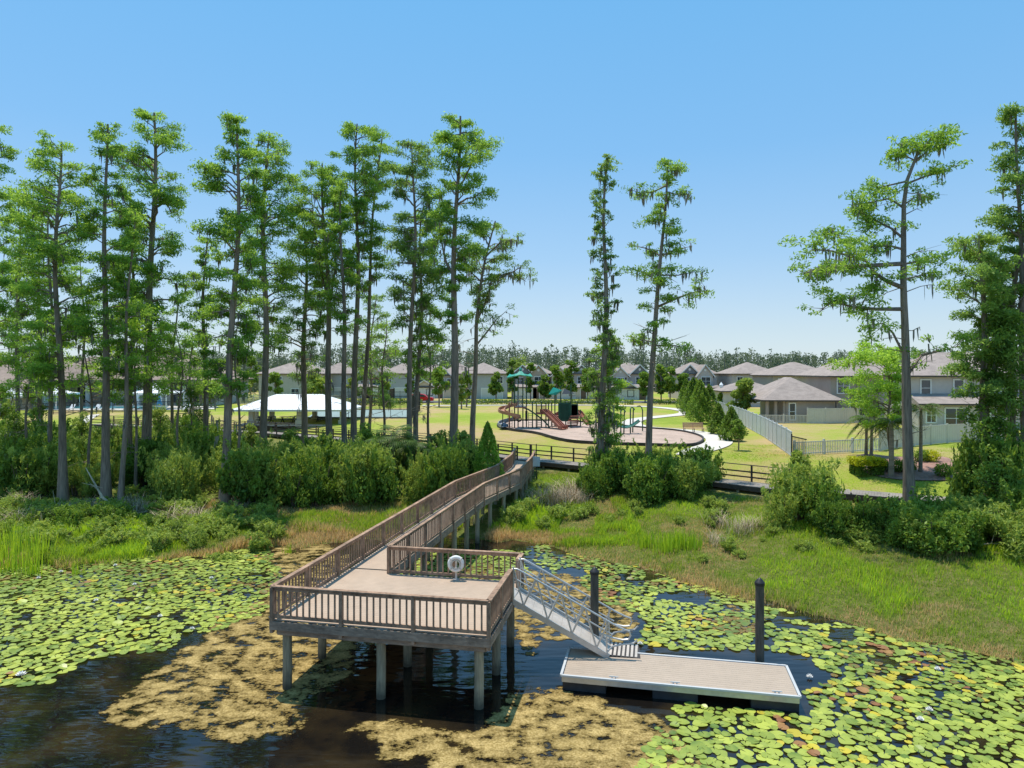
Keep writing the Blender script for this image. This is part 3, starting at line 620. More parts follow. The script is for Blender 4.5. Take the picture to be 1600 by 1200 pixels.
def cypress(px,Yd,pytop,profile,nl,seed,label,dx=0,pxw=14,dens=190,t0=.3,tint=.5,mat_='cyp',kind='cypress_tree',cat='cypress tree',group='tall cypress trees on the shore',mid=None,mossy=.5,leaf=.115,explicit=None,cone=False,padr=(.34,.90),thin=.82):
    rs=np.random.RandomState(seed); x=ax(px,Yd); z0=gz(x,Yd); H=az(pytop,Yd)-z0; s=Yd/F
    r0=pxw*s*.5*thin
    pts=[(0,0,0)]+([(m[0],m[1]*s,0) for m in mid] if mid else [])+[(1,dx*s,rs.uniform(-.5,.5))]
    P=trunkpath(0,0,0,pts,H,rs,.05 if explicit and len(explicit)>8 else .25); nl=int(nl*(1.5 if px<700 else 1.3)); root=thing(kind,(x,Yd,z0),label,cat,group,world=False)
    tb=MB(); P[0][2]=-.3
    rad=[r0*(1.55 if i==0 else 1.2 if i==1 else 1)*(1-.80*(i/16)**1.15) for i in range(17)]; tb.tube(P,rad,9)
    def tp(t): return np.array([np.interp(t*16,range(17),P[:,k]) for k in range(3)])
    pads=[];moss=[]
    for i in range(nl):
        u=(i+rs.rand())/nl; t=t0+(1-t0)*u**.9; t=min(t,.985)
        wl=np.interp(t,[p[0] for p in profile],[p[1] for p in profile])*s; wr=np.interp(t,[p[0] for p in profile],[p[2] for p in profile])*s
        a=rs.uniform(0,2*PI); c=math.cos(a); wmean=(wl+wr)/2
        L=((wr if c>0 else wl)*abs(c)+wmean*(1-abs(c)))*rs.uniform(.55,1.1)
        if L<.35: continue
        rise=rs.uniform(.05,.85)*(0.5+t)+ (0.5 if cone else .15)*(t>.8)
        st=tp(max(t-rise*L*.35/H,0.05))
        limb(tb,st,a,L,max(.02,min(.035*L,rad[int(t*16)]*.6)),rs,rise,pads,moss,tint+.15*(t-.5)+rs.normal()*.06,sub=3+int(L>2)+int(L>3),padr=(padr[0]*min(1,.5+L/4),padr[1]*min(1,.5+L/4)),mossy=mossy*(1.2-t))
    for i in range(12 if H>12 else 5):   # dead bare twigs on the lower trunk
        t=rs.uniform(.18,min(.95,t0+.25)); a=rs.uniform(0,2*PI); L=rs.uniform(.5,2.2); q=tp(t); d=np.array([math.cos(a),math.sin(a),rs.uniform(-.3,.6)]); m1=q+d*L*.5+rs.normal(size=3)*.12; e=q+d*L+np.array([0,0,-.15*L])
        tb.tube([q,m1,e],[.03,.018,.006],4,cap=False); tb.tube([m1,m1+(d+rs.normal(size=3)*.5)*L*.4],[.014,.005],3,cap=False)
        if rs.rand()<mossy*.7:
            for _ in range(4): moss.append(m1+(e-m1)*rs.rand())
    top=tp(1.0)
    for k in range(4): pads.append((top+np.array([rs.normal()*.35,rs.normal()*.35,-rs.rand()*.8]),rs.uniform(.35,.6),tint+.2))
    for e in (explicit or []):   # explicit limbs: px polyline in the picture at this depth
        pl=e[0]; jy=rs.uniform(-1.2,1.2) if len(e)<3 else e[2]; Q=[]
        for i,(a,b_) in enumerate(pl):
            f=i/max(1,len(pl)-1); yy=Yd+jy*f; Q.append(np.array([ax(a,yy)-x,jy*f,az(b_,yy)-z0]))
        Q=np.array(Q); q0=tp(min(1,max(0,Q[0][2]/H)))
        if np.linalg.norm(Q[0]-q0)<2.2: Q[0]=q0
        n=len(Q); L=sum(np.linalg.norm(Q[i+1]-Q[i]) for i in range(n-1)); r=min(.03*L**.8,.12)
        tb.tube(Q,[max(r*(1-.8*i/(n-1)),.015) for i in range(n)],6,cap=False)
        dn=e[1]; m=int(L*dn*1.8)
        for k in range(m):
            f=.22+.78*(k+rs.rand())/m; j=min(int(f*(n-1)),n-2); g=f*(n-1)-j; q=Q[j]*(1-g)+Q[j+1]*g
            off=rs.normal(size=3)*np.array([.5,.7,.32])*min(1.1,L/3.5); e2=q+off+np.array([0,0,.05])
            tb.tube([q,(q+e2)/2,e2],[.022,.013,.007],3,cap=False); pads.append((e2,rs.uniform(.3,.7),tint+rs.normal()*.14))
            if rs.rand()<.6*mossy+.15:
                for _ in range(rs.randint(3,8)): moss.append(q+(e2-q)*rs.rand()+rs.normal(size=3)*.08)
    tb.build('trunk',M['bark'],root)
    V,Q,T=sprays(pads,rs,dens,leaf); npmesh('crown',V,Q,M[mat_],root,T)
    if moss:
        V,Q,T=strands(moss,rs); tag(npmesh('moss',V,Q,M['moss'],root,T),kind='stuff')
    return root
def J(*a): return list(a)
# px(base), depth, top py, profile[(t, left px, right px)], limbs, seed, label...
std=lambda w,l=None:[(0,w*.6,w*.6),(.35,w*.7,w*.7),(.6,w,w),(.85,w*.8,w*.8),(1,w*.25,w*.25)]
cypress(-8,50,190,std(45),34,1,'tall cypress cut by the left edge of the picture, half its crown showing',dx=0,t0=.25)
cypress(28,58,300,std(50),30,2,'pale green leafy cypress leftmost of those with a whole trunk, thin and short',pxw=9,t0=.3,tint=.62)
cypress(62,60,330,std(46),26,3,'thin dark trunked cypress close behind the flared trunk near the left edge',pxw=10,t0=.3)
cypress(78,50,290,std(40),22,4,'straight bare lower trunk cypress second of the close pair near the left edge',pxw=9,t0=.45,dx=-3)
cypress(99,45.5,222,[(0,20,20),(.3,40,40),(.6,62,62),(.85,55,60),(1,25,30)],46,5,'broad crowned cypress with a flared base left of the fallen branch',pxw=15,dx=-8,t0=.3,tint=.58)
cypress(127,66,400,std(36),16,6,'very thin cypress far back between the flared trunk and the stout dark trunk',pxw=7,t0=.35)
cypress(166,44.8,198,[(0,20,20),(.35,38,38),(.6,45,42),(.85,36,34),(1,14,18)],42,7,'stout cypress with a narrow pointed crown behind the small swimming pool lawn',pxw=16,dx=4,t0=.26,tint=.45)
cypress(189,44.2,330,std(34),20,8,'slim leaning cypress whose base touches the low bushes at the water side',pxw=10,dx=14,t0=.4)
cypress(203,53,300,std(40),24,9,'slim cypress standing just left of the tallest left hand tree',pxw=11,dx=10,t0=.35)
cypress(227,52,176,[(0,20,25),(.3,30,50),(.55,55,60),(.72,60,62),(.88,55,62),(.96,35,50),(1,18,22)],58,10,'tallest cypress of the left stand with a wide ragged crown',pxw=19,dx=12,t0=.25,tint=.5,dens=215)
cypress(267,62,430,std(28),14,11,'small spindly cypress between the tallest left tree and the double trunk group',pxw=7,t0=.35,dx=10)
cypress(322,55,372,[(0,15,15),(.5,26,26),(.8,36,24),(1,12,12)],24,12,'short moss hung cypress just left of the leaning stout trunk',pxw=12,t0=.4,mossy=1)
cypress(350,43.6,184,[(0,12,12),(.3,30,30),(.5,45,38),(.7,52,42),(.82,50,40),(.93,34,26),(1,14,14)],54,13,'stout cypress with a dense tall crown left of the white pavilion',pxw=17,dx=24,t0=.28,mossy=.8,dens=220)
cypress(411,54,208,[(0,12,12),(.35,24,24),(.55,34,48),(.75,42,60),(.9,30,50),(1,12,16)],48,14,'cypress with a rounded open crown rising in front of the white pavilion roof',pxw=15,dx=6,t0=.36)
cypress(475,60,348,[(0,15,15),(.35,45,34),(.6,48,36),(.85,40,38),(1,12,12)],32,15,'mossy shorter cypress rising behind the middle of the white pavilion roof',pxw=13,dx=0,t0=.34,mossy=1.3,mat_='cypb')
cypress(516,56,258,[(0,10,10),(.45,20,20),(.65,52,38),(.85,52,36),(1,22,16)],46,16,'forked cypress with a spreading top at the right end of the pavilion',pxw=14,dx=-8,t0=.45,explicit=[(J((518,470),(500,420),(492,360),(486,300)),1.2),(J((516,480),(524,420),(522,350),(526,290)),1.2)])
cypress(539,53,285,std(32),26,17,'dark slender cypress between the forked one and the tall pointed one',pxw=12,dx=-4,t0=.5,tint=.4)
cypress(552,57,193,[(0,8,8),(.5,16,16),(.7,34,34),(.86,42,44),(.95,36,38),(1,16,18)],44,18,'high topped cypress with crown bunched in its upper third behind the palmetto clump',pxw=13,dx=8,t0=.52,tint=.42)
cypress(563,59,207,[(0,8,8),(.5,14,14),(.7,26,30),(.88,26,34),(1,10,14)],36,19,'slim cypress bowed to the right at its top',pxw=10,dx=32,t0=.5,mid=[(.5,14)],tint=.45)
cypress(576,68,460,std(42),20,20,'low airy cypress sapling behind the two bowed trunks',pxw=7,t0=.25,mat_='cypb',dx=8)
cypress(638,53,225,[(0,10,10),(.4,20,20),(.6,42,38),(.8,44,42),(.93,36,36),(1,14,14)],48,21,'left of two close parallel cypresses beyond the sabal palm',pxw=12,dx=12,t0=.42,mossy=.8,mat_='cypb')
cypress(648,56,335,[(0,10,10),(.4,22,30),(.6,28,44),(.85,22,34),(1,10,12)],34,22,'right of two close parallel cypresses beyond the sabal palm',pxw=11,dx=14,t0=.36,mossy=.6)
cypress(707,49,183,[(0,6,6),(.38,6,8),(.45,8,26),(.55,14,14),(.6,40,28),(.68,34,50),(.76,34,60),(.8,26,46),(.84,34,66),(.9,34,62),(.95,36,40),(1,26,28)],56,23,'tallest central cypress with a leafy plume on top',pxw=18,dx=8,t0=.42,dens=230,explicit=[(J((706,430),(697,410),(688,370),(684,320)),1.6)])
cypress(737,57,343,[(0,4,4),(.5,8,8),(.7,18,22),(.85,30,50),(1,22,26)],26,24,'crooked open cypress with a low hanging limb above the playground canopy',pxw=12,dx=34,t0=.6,mat_='cypb',mid=[(.55,6)],tint=.6,
 explicit=[(J((744,500),(760,470),(768,440),(795,428),(818,415)),1.6),(J((742,540),(760,520),(775,500),(790,487)),2.0),(J((760,400),(785,375),(815,375)),2),(J((745,440),(730,420),(722,395)),1.5),(J((765,440),(800,425),(822,440)),1.5)],mossy=1)
cypress(938,46,244,[(0,6,6),(.12,22,24),(.3,24,24),(.45,34,26),(.55,30,24),(.7,20,20),(.85,18,18),(.93,17,15),(1,12,12)],92,25,'narrow spire-like cypress clothed in leaves from base to tip',pxw=15,dx=14,t0=.1,mat_='cypb',mid=[(.5,6)],cone=True,dens=190,padr=(.3,.55),mossy=.6)
cypress(950,47.5,520,std(30),26,26,'second shorter trunk close against the spire-like cypress',pxw=10,dx=-2,t0=.12,mat_='cyp',tint=.75)
cypress(1012,45.5,250,[(0,3,3),(.28,6,6),(.32,30,34),(.45,26,28),(.6,22,28),(.7,30,26),(1,12,14)],24,27,'tall open limbed cypress leaning gently right near the climbing bars',pxw=14,dx=30,t0=.42,mid=[(.3,4),(.6,16),(.85,28)],dens=190,mossy=.6,
 explicit=[(J((1040,290),(1020,300),(1000,302),(988,297)),2.2),(J((1042,300),(1062,305),(1082,302)),2.4),(J((1043,270),(1055,262),(1066,262)),2.5),(J((1036,330),(1020,345),(1005,350)),2.2),(J((1030,400),(1010,388),(980,382)),1.8),(J((1031,400),(1055,390),(1080,385)),1.8),(J((1028,440),(1005,425),(988,420)),1.8),(J((1028,430),(1060,430),(1085,425)),1.8),(J((1024,480),(1060,465),(1090,455),(1108,455)),2.2),(J((1018,540),(1055,540),(1082,550)),2.0),(J((1016,535),(1000,530),(985,525)),1.8)])
cypress(1422,35.5,205,[(0,1,1),(.55,3,3),(.8,10,10),(.92,12,12),(1,6,6)],8,28,'large lone cypress with long limbs reaching left over the right bank',pxw=21,dx=46,t0=.62,mid=[(.45,-8),(.6,-12),(.85,-8),(.93,8)],dens=235,tint=.55,mossy=.12,leaf=.115,
 explicit=[(J((1407,450),(1387,440),(1367,427),(1353,407),(1327,400),(1300,392),(1268,390)),2.6,-1.0),(J((1353,412),(1323,417),(1283,417),(1256,428)),2.4,-1.6),(J((1333,400),(1313,373),(1298,355)),2.6,.6),(J((1413,373),(1393,357),(1373,347),(1347,333),(1330,330)),3.0,1.0),(J((1413,390),(1387,383),(1360,387),(1345,402)),2.2,-.6),(J((1406,483),(1367,483),(1333,480),(1300,470),(1280,488)),2.6,-.8),(J((1413,283),(1387,290),(1373,293),(1357,282)),2.6,.5),(J((1417,287),(1447,275),(1467,270),(1493,258)),2.6,-.6),(J((1433,250),(1407,240),(1382,240)),3.0,.4),(J((1413,413),(1440,407),(1464,412)),2.4,.9),(J((1413,437),(1440,430),(1460,425)),2,.6),(J((1410,325),(1390,310),(1350,318),(1332,322)),3.2,.8),(J((1430,255),(1450,235),(1483,222)),3,.2),(J((1445,240),(1455,215),(1482,204)),3,-.4),(J((1413,320),(1430,308),(1448,310)),2.4,.6),(J((1440,240),(1430,222),(1400,225)),3,.3),(J((1403,560),(1395,520),(1380,505),(1350,510)),1.6,.5),(J((1414,590),(1440,555),(1470,548),(1500,540)),1.5,.3),(J((1345,480),(1360,450),(1372,445)),2.2,0)])
cypress(1394,45,545,[(0,6,6),(.3,30,20),(.6,60,22),(.85,75,18),(1,40,10)],30,29,'small bright green cypress with level branches in front of the grey house',pxw=7,dx=-8,t0=.35,tint=.85,mossy=.3,dens=225)
cypress(1543,37,370,[(0,8,8),(.3,22,30),(.48,34,45),(.6,60,40),(.72,30,40),(.85,62,40),(.95,48,40),(1,20,20)],44,30,'cypress with a broken thick top and low bushy crown beside the right edge',pxw=22,dx=-6,t0=.4,mossy=.4,mat_='cypb',tint=.65,dens=220)
cypress(1572,38,262,std(40),30,31,'middle one of three crowded cypresses by the right edge, leaning a little right',pxw=17,dx=22,t0=.5,mossy=.6,mat_='cypb')
cypress(1604,37,166,[(0,20,20),(.5,40,40),(.75,52,40),(.9,24,30),(1,20,20)],38,32,'tallest cypress by the right edge, its top cut by the picture side',pxw=16,dx=-6,t0=.4,mossy=.6,mat_='cypb')
for i,(p,Yd,tp_,w_,l) in enumerate(((44,50,505,50,'bright green cypress sapling low at the left edge'),(140,47,505,60,'bright green cypress sapling between the flared and stout trunks'),(212,48,480,66,'bright green cypress sapling spreading in front of the clubhouse roof'),(278,50,505,62,'bright green cypress sapling left of the moss hung short cypress'),(372,48,470,30,'slim mossy cypress sapling right of the stout leaning trunk'),(300,60,520,40,'pale cypress sapling far behind the moss hung short cypress'),(600,60,500,40,'pale cypress sapling left of the two parallel cypresses'),(670,58,500,36,'mossy cypress sapling right of the two parallel cypresses'))):
    cypress(p,Yd,tp_,[(0,w_*.5,w_*.5),(.5,w_*.8,w_*.8),(.8,w_,w_),(1,w_*.4,w_*.4)],13,300+i,l,pxw=6,t0=.55,tint=1.0 if i<4 else .6,dens=80,mossy=.3,group='cypress saplings among the trunks',kind='cypress_sapling',cat='young tree')
# ------------------------------------------------------------------ SHRUBS
def shrub_mesh(seed,n=3600,leaf=.07,flat=.15,elong=.45,R=1.0,H=1.0,lobes=11,spiky=False,tb=.45):
    """unit bush: radius about 1, height about 1 (scaled when placed)"""
    rs=np.random.RandomState(seed); cs=[];ts=[]
    for k in range(lobes):
        a=rs.uniform(0,2*PI); rr=rs.uniform(0,.68)*R; h=rs.uniform(.25,.86)*H*(1-.45*rr/R); lr=rs.uniform(.14,.40)
        c=np.array([rr*math.cos(a),rr*math.sin(a),h]); m=n//lobes; d=unit(rs.normal(size=(m,3))); rad=lr*(rs.uniform(.35,1.12,m)**.6)[:,None]
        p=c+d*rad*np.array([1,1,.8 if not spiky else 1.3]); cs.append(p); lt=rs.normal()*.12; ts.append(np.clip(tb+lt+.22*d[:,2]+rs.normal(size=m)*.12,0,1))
    for k in range(16):   # shoots that stick out of the outline
        a=rs.uniform(0,2*PI); r0=rs.uniform(.15,.7); p0=np.array([r0*math.cos(a),r0*math.sin(a),rs.uniform(.35,.75)]); d=unit(np.array([math.cos(a)*rs.uniform(.1,1),math.sin(a)*rs.uniform(.1,1),rs.uniform(.5,1.2)])); m=n//90; f=rs.uniform(0,1,m)[:,None]; cs.append(p0+d*f*rs.uniform(.25,.5)+rs.normal(size=(m,3))*.03); ts.append(np.clip(tb+.15+rs.normal(size=m)*.12,0,1))
    cs=np.concatenate(cs); ts=np.concatenate(ts); k=cs[:,2]>.0; cs=cs[k]; ts=ts[k]; V,Q=leafquads(cs,leaf,elong,flat,rs); return V,Q,np.repeat(ts,4)
def shrub_proto(kind,seed,m,label,cat='bush',group=None,**kw):
    t=thing(kind,(0,0,-50),label,cat,group,world=False); V,Q,T=shrub_mesh(seed,**kw); npmesh('foliage',V,Q,m,t,T)
    b=MB(); rs=np.random.RandomState(seed+50)
    for i in range(9): a=rs.uniform(0,2*PI); r=rs.uniform(.2,.6); b.tube([(0.05*math.cos(a),.05*math.sin(a),-.1),(r*.5*math.cos(a),r*.5*math.sin(a),.35),(r*math.cos(a),r*math.sin(a),.75)],[.03,.02,.01],4)
    b.build('stems',M['stem'],t); return t
PR={}
def place(key,x,y,sc,label=None,group=None,dz=-.05):
    ps=PR[key]; p=ps[random.randrange(len(ps))]; sc=(sc,sc,sc) if not hasattr(sc,'__len__') else sc
    return dup(p,(x,y,gz(x,y)+dz),random.uniform(0,6.28),sc,label,group)
def protos(key,kind,m,cnt,seed,label,cat,**kw):
    PR[key]=[shrub_proto(kind,seed+i,m,label,cat,**kw) for i in range(cnt)]
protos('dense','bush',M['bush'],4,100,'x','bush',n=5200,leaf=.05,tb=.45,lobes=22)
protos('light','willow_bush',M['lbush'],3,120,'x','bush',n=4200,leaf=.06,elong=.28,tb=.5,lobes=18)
protos('weed','weed_clump',M['lbush'],3,140,'x','weeds',n=1500,leaf=.09,elong=.35,tb=.55,lobes=9)
def dry_mesh(seed,n=170):
    rs=np.random.RandomState(seed); P=rs.normal(size=(n,3))*np.array([.4,.4,0]); return blades(P,.95,.010,1.1,rs,rs.uniform(0,1,n))
PR['dry']=[]
for i in range(2):
    t=thing('dry_brush',(0,0,-50),'x','dry brush',world=False); V,Q,T=dry_mesh(160+i); 
    npmesh('twigs',V,Q,M['twig'],t,T); PR['dry'].append(t)
def scatter(key,x0,x1,yd0,yd1,n,h0,h1,wr,label,group,seed,px=True,cond=None):
    random.seed(seed)
    for i in range(n):
        Yd=random.uniform(yd0,yd1); p=random.uniform(x0,x1); x=ax(p,Yd) if px else p
        if cond and not cond(x,Yd): continue
        h=random.uniform(h0,h1); r=h*wr*random.uniform(.8,1.25); place(key,x,Yd,(r,r,h),label,group)
# wall of bushes left of the pier
def offpier(x,y): return x< np.interp(y,[19,38,45,51,56],[-8.5,-5.0,-3.4,-2.2,-2.5])
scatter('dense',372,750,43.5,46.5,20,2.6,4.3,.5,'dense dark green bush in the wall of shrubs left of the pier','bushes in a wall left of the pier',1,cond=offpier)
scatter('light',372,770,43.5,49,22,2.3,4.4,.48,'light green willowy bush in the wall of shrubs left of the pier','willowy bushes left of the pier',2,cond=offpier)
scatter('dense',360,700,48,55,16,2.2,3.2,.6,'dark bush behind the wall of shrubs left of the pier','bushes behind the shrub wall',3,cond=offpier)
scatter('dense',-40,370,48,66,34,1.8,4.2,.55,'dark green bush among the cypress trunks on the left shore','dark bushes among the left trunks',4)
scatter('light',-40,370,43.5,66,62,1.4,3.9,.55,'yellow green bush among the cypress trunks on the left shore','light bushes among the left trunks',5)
scatter('weed',-40,430,33.5,46,170,.3,1.1,1.0,'low leafy weed clump on the left bank','weeds on the left bank',6)
scatter('dense',90,250,37,41,7,.9,1.6,.9,'low dark bush at the water side under the left cypresses','low bushes at the left water side',7)
place('dense',ax(35,46),46,(1.9,1.9,3.3),'big glossy dark bush near the left edge below the pool fence'); place('light',ax(262,45),45,(1.7,1.7,2.6),'rounded light green bush between the tallest left cypress and the stout one')
scatter('dry',20,420,38,44,16,.6,1.2,1.2,'tangle of dry grey twigs on the left bank','dry twig tangles on the left bank',8)
scatter('dry',620,740,40,42,3,.6,1.1,.9,'dry twigs beside the left side of the pier','dry twigs by the pier',9)
# right of the pier
scatter('dense',985,1095,41,46,13,2.0,2.9,.62,'dense dark bush under the two central cypresses','bushes under the central cypresses',10)
scatter('dense',905,985,43,47,6,2.0,2.9,.62,'leafy bush at the foot of the spire-like cypress','bushes at the foot of the spire-like cypress',11)
scatter('light',925,1095,42,47,7,1.8,2.8,.62,'light green bush under the two central cypresses','light bushes under the central cypresses',12)
for (p,Yd,h,k,l) in ((1248,36.5,3.5,'light','tall light green bush hiding the end of the boardwalk rail'),(1222,35.5,2.2,'light','lower light green bush left of the tall one on the right bank'),(1282,35,2.6,'dense','dark bush in front of the tall light green bush'),(1300,33.6,1.9,'dense','wide dark bush right of the light green bush pair'),(1350,33.5,1.9,'dense','dark low bush left of the lone cypress trunk'),(1385,33.3,1.7,'light','low light bush touching the lone cypress trunk')):
    place(k,ax(p,Yd),Yd,(h*.62,h*.62,h),l)
scatter('dense',1400,1545,30.5,34,15,1.3,2.1,.8,'dark bush in the thicket right of the lone cypress','bushes in the right bank thicket',13)
scatter('light',1430,1660,30,34,9,1.2,2.3,.75,'light bush in the thicket right of the lone cypress','light bushes in the right thicket',14)
scatter('dense',1520,1700,31,37,12,2.2,4.6,.5,'tall dark bush crowding the right edge cypresses','tall bushes at the right edge',15)
scatter('weed',1100,1600,31.5,37,40,.2,.75,1.1,'low leafy weed clump on the right bank','weeds on the right bank',16)
scatter('weed',850,1130,37,46,40,.3,.9,.9,'low leafy weed clump below the central bushes','weeds below the central bushes',17)
scatter('dry',845,935,42,46,7,.9,1.5,.9,'pinkish dry brush right of the shore end of the pier','dry brush right of the pier',18)
scatter('dry',1110,1190,33,37,4,.6,1.0,1.0,'grey dry brush in the right hand grass','dry brush in the right grass',19)
scatter('light',800,850,43,49,7,.8,1.5,.7,'low light bush hiding the supports on the right side of the pier walkway','bushes right of the pier walkway',23,cond=lambda x,y:x>np.interp(y,[38,43.3,49.5,53],[-1.5,.6,1.5,1.8])+.9)
scatter('weed',745,850,38.5,48,22,.5,1.1,.9,'weed clump beside the right side of the pier walkway','weeds right of the pier walkway',24,cond=lambda x,y:x>np.interp(y,[38,43.3,49.5,53],[-1.5,.6,1.5,1.8])+.5)
# ivy/vine mass climbing the broken cypress at the right edge
rs=np.random.RandomState(5); cs=[];ts=[]
vx,vy=ax(1545,36.6),36.6; vz=gz(vx,vy)
for k in range(78):
    h=rs.uniform(0,1)**1.1*10.5; wd=1.9*(1-h/18); c=np.array([rs.normal()*wd*.45+.5,rs.normal()*.7,h]); m=260; d=unit(rs.normal(size=(m,3))); cs.append(c+d*rs.uniform(.3,.8)*rs.uniform(.4,1.1,(m,1))); ts.append(np.clip(.62+rs.normal()*.18+.2*d[:,2]+rs.normal(size=m)*.1,0,1))
V,Q=leafquads(np.concatenate(cs),.085,.55,.1,rs); o=npmesh('vine',V,Q,M['bush'],None,np.repeat(np.concatenate(ts),4)); o.location=(vx,vy,vz); tag(o,'leafy vine mass climbing the broken topped cypress at the right edge','vine')
for k,ps in PR.items(): 
    for p in ps:
        for c in list(p.children): bpy.data.objects.remove(c)
        bpy.data.objects.remove(p)
# conical sapling by the pier, sabal palm
def cone_shrub(name,x,y,R,H,label,cat,group,m,seed,n=5200,leaf=.085,blunt=.25,dark=.4,elong=.4):
    rs=np.random.RandomState(seed); t=thing(name,(x,y,gz(x,y)),label,cat,group,world=False); h=rs.uniform(.03,1,n)**.85; a=rs.uniform(0,2*PI,n); lob=1+.16*np.sin(a*5+h*14+seed)+.10*np.sin(a*9-h*23)
    r=R*np.minimum(1,(1-h)**.75*1.1+.02)*np.minimum(1,.55+h*3)*lob*rs.uniform(.5,1.08,n)**.5
    cs=np.stack([r*np.cos(a),r*np.sin(a),h*H+rs.normal(size=n)*.05],1); V,Q=leafquads(cs,leaf,elong,.1,rs,outdir=np.array([0,0,1.2]))
    npmesh('foliage',V,Q,m,t,np.repeat(np.clip(dark+.25*(lob-1)*3+rs.normal(size=n)*.13,0,1),4)); b=MB(); b.tube([(0,0,-.2),(0,0,H*.9)],[.07,.01],6); b.build('trunk',M['bark'],t); return t
cone_shrub('sapling',ax(762,46),46,1.15,5.0,'bright green cone shaped young cypress just left of the shore end of the pier','young tree',None,M['cyp'],3,n=9000,leaf=.09,dark=.6)
cone_shrub('sapling',ax(735,47),47,1.0,3.2,'lower cone shaped young cypress beside the taller one near the pier','young tree',None,M['bush'],4,n=6000,leaf=.09)
def palm_tree(name,x,y,h,label,cat,group,nf,fl,seed,fan=False,r=.14,crownshaft=False,droop=1.0,lx=.03):
    rs=np.random.RandomState(seed); t=thing(name,(x,y,gz(x,y)),label,cat,group,world=False); b=MB()
    b.tube([(0,0,-.2),(.03,0,h*.3),(.05,.02,h*.7),(.04,0,h)],[r*1.25,r,r*.9,r*.75],10); b.build('trunk',M['palmtrunk'],t)
    V=[];Q=[];T=[]; rb=MB()
    for i in range(nf):
        a=i*2.399+rs.rand()*.4; e=rs.uniform(-.5,1.25) if not fan else rs.uniform(-.9,1.3); L=fl*rs.uniform(.8,1.15); d=np.array([math.cos(a),math.sin(a),0]); sd=np.array([-d[1],d[0],0]); n=9; P=[]
        for k in range(n):
            s=k/(n-1); P.append(np.array([.04,0,h])+d*L*s*math.cos(e*(1-s*.4))+np.array([0,0,L*(math.sin(e)*s-droop*.55*s*s)]))
        rb.tube(P if not fan else P[:6],[.018*(1-.8*k/n) for k in range(n)][:n if not fan else 6],4); tn=rs.uniform(.3,.9) if e>-.4 else rs.uniform(0,.15)
        if fan:
            c=P[5]; out=unit(P[6]-P[4])
            for k in range(22):
                th=(k/21-.5)*3.6; dd=out*math.cos(th)+sd*math.sin(th); l=fl*.55*(1-.25*abs(th)/1.8); q=c+dd*l*.6+np.array([0,0,.03]); e2=c+dd*l+np.array([0,0,-.22*l]); w=np.cross(dd,[0,0,1])*.035; m=len(V); V+=[c-w*.2,c+w*.2,q+w,e2,q-w]; Q.append((m,m+1,m+2,m+4)); Q.append((m+4,m+2,m+3,m+3)); T+=[tn]*5
        else:
            for k in range(46):
                s=.14+.86*k/45; j=min(int(s*(n-1)),n-2); g=s*(n-1)-j; q=P[j]*(1-g)+P[j+1]*g
                for sg in (-1,1):
                    l=fl*.26*math.sin(PI*min(1,s*.9+.1))*rs.uniform(.85,1.1); dd=sd*sg*.8+d*.45+np.array([0,0,rs.uniform(-.75,.1)]); e2=q+dd*l; w=d*lx; m=len(V); V+=[q-w*.5,q+w*.5,e2+w*.15,e2-w*.15]; Q.append((m,m+1,m+2,m+3)); T+=[tn]*4
    V=np.array(V); Q=[q if len(set(q))==4 else (q[0],q[1],q[2],q[0]) for q in Q]
    me=bpy.data.meshes.new('fronds'); me.from_pydata([tuple(v) for v in V],[],[tuple(dict.fromkeys(q)) for q in Q]); at_=me.attributes.new('tint','FLOAT','POINT'); at_.data.foreach_set('value',np.array(T,np.float32)); me.materials.append(M['palm']); o=bpy.data.objects.new('fronds',me); C.objects.link(o); o.parent=t
    rb.build('frond_stalks',M['palmtrunk'],t); return t
palm_tree('palmetto',ax(612,47.5),47.5,3.9,'spiky fan leaved sabal palm left of the two parallel cypresses','palm',None,44,1.9,1,fan=True,r=.22)
palm_tree('palmetto',ax(650,48.5),48.5,3.3,'smaller fan leaved sabal palm under the two parallel cypresses','palm',None,30,1.6,2,fan=True,r=.2)
# fallen branch, dead logs
def log(pts,r,label,seed):
    rs=np.random.RandomState(seed); b=MB(); b.tube(pts,[r,r*.9,r*.6,r*.3],7)
    for k in range(5):
        q=np.array(pts[2])*(rs.rand())+np.array(pts[1])*(1-rs.rand()*.3)*0+np.array(pts[1])*0; f=rs.rand(); q=np.array(pts[1])*(1-f)+np.array(pts[2])*f; e=q+rs.normal(size=3)*np.array([.6,.4,.4])+np.array([0,0,.3]); b.tube([q,e],[r*.35,.01],4)
    o=b.build('fallen_branch',M['twig']); tag(o,label,'branch')
def P3(px,Yd,h=0): x=ax(px,Yd); return (x,Yd,gz(x,Yd)+h)
log([P3(180,42.5,.1),P3(160,43,.7),P3(146,43.6,1.6),P3(134,44,2.5)],.09,'pale fallen branch leaning between two cypress trunks on the left',1)
log([P3(60,42,.1),P3(80,42,.25),P3(110,42.2,.3),P3(140,42,.15)],.07,'grey log lying in the weeds by the flared cypress',2)
log([P3(215,41.5,.1),P3(240,41.5,.3),P3(270,42,.5),P3(300,42,.6)],.05,'thin dead branch lying in front of the light rounded bush',3)
log([P3(1500,31,.1),P3(1520,31,.3),P3(1550,31,.25),P3(1585,31,.1)],.05,'pale dead branch in the shade of the right edge thicket',4)
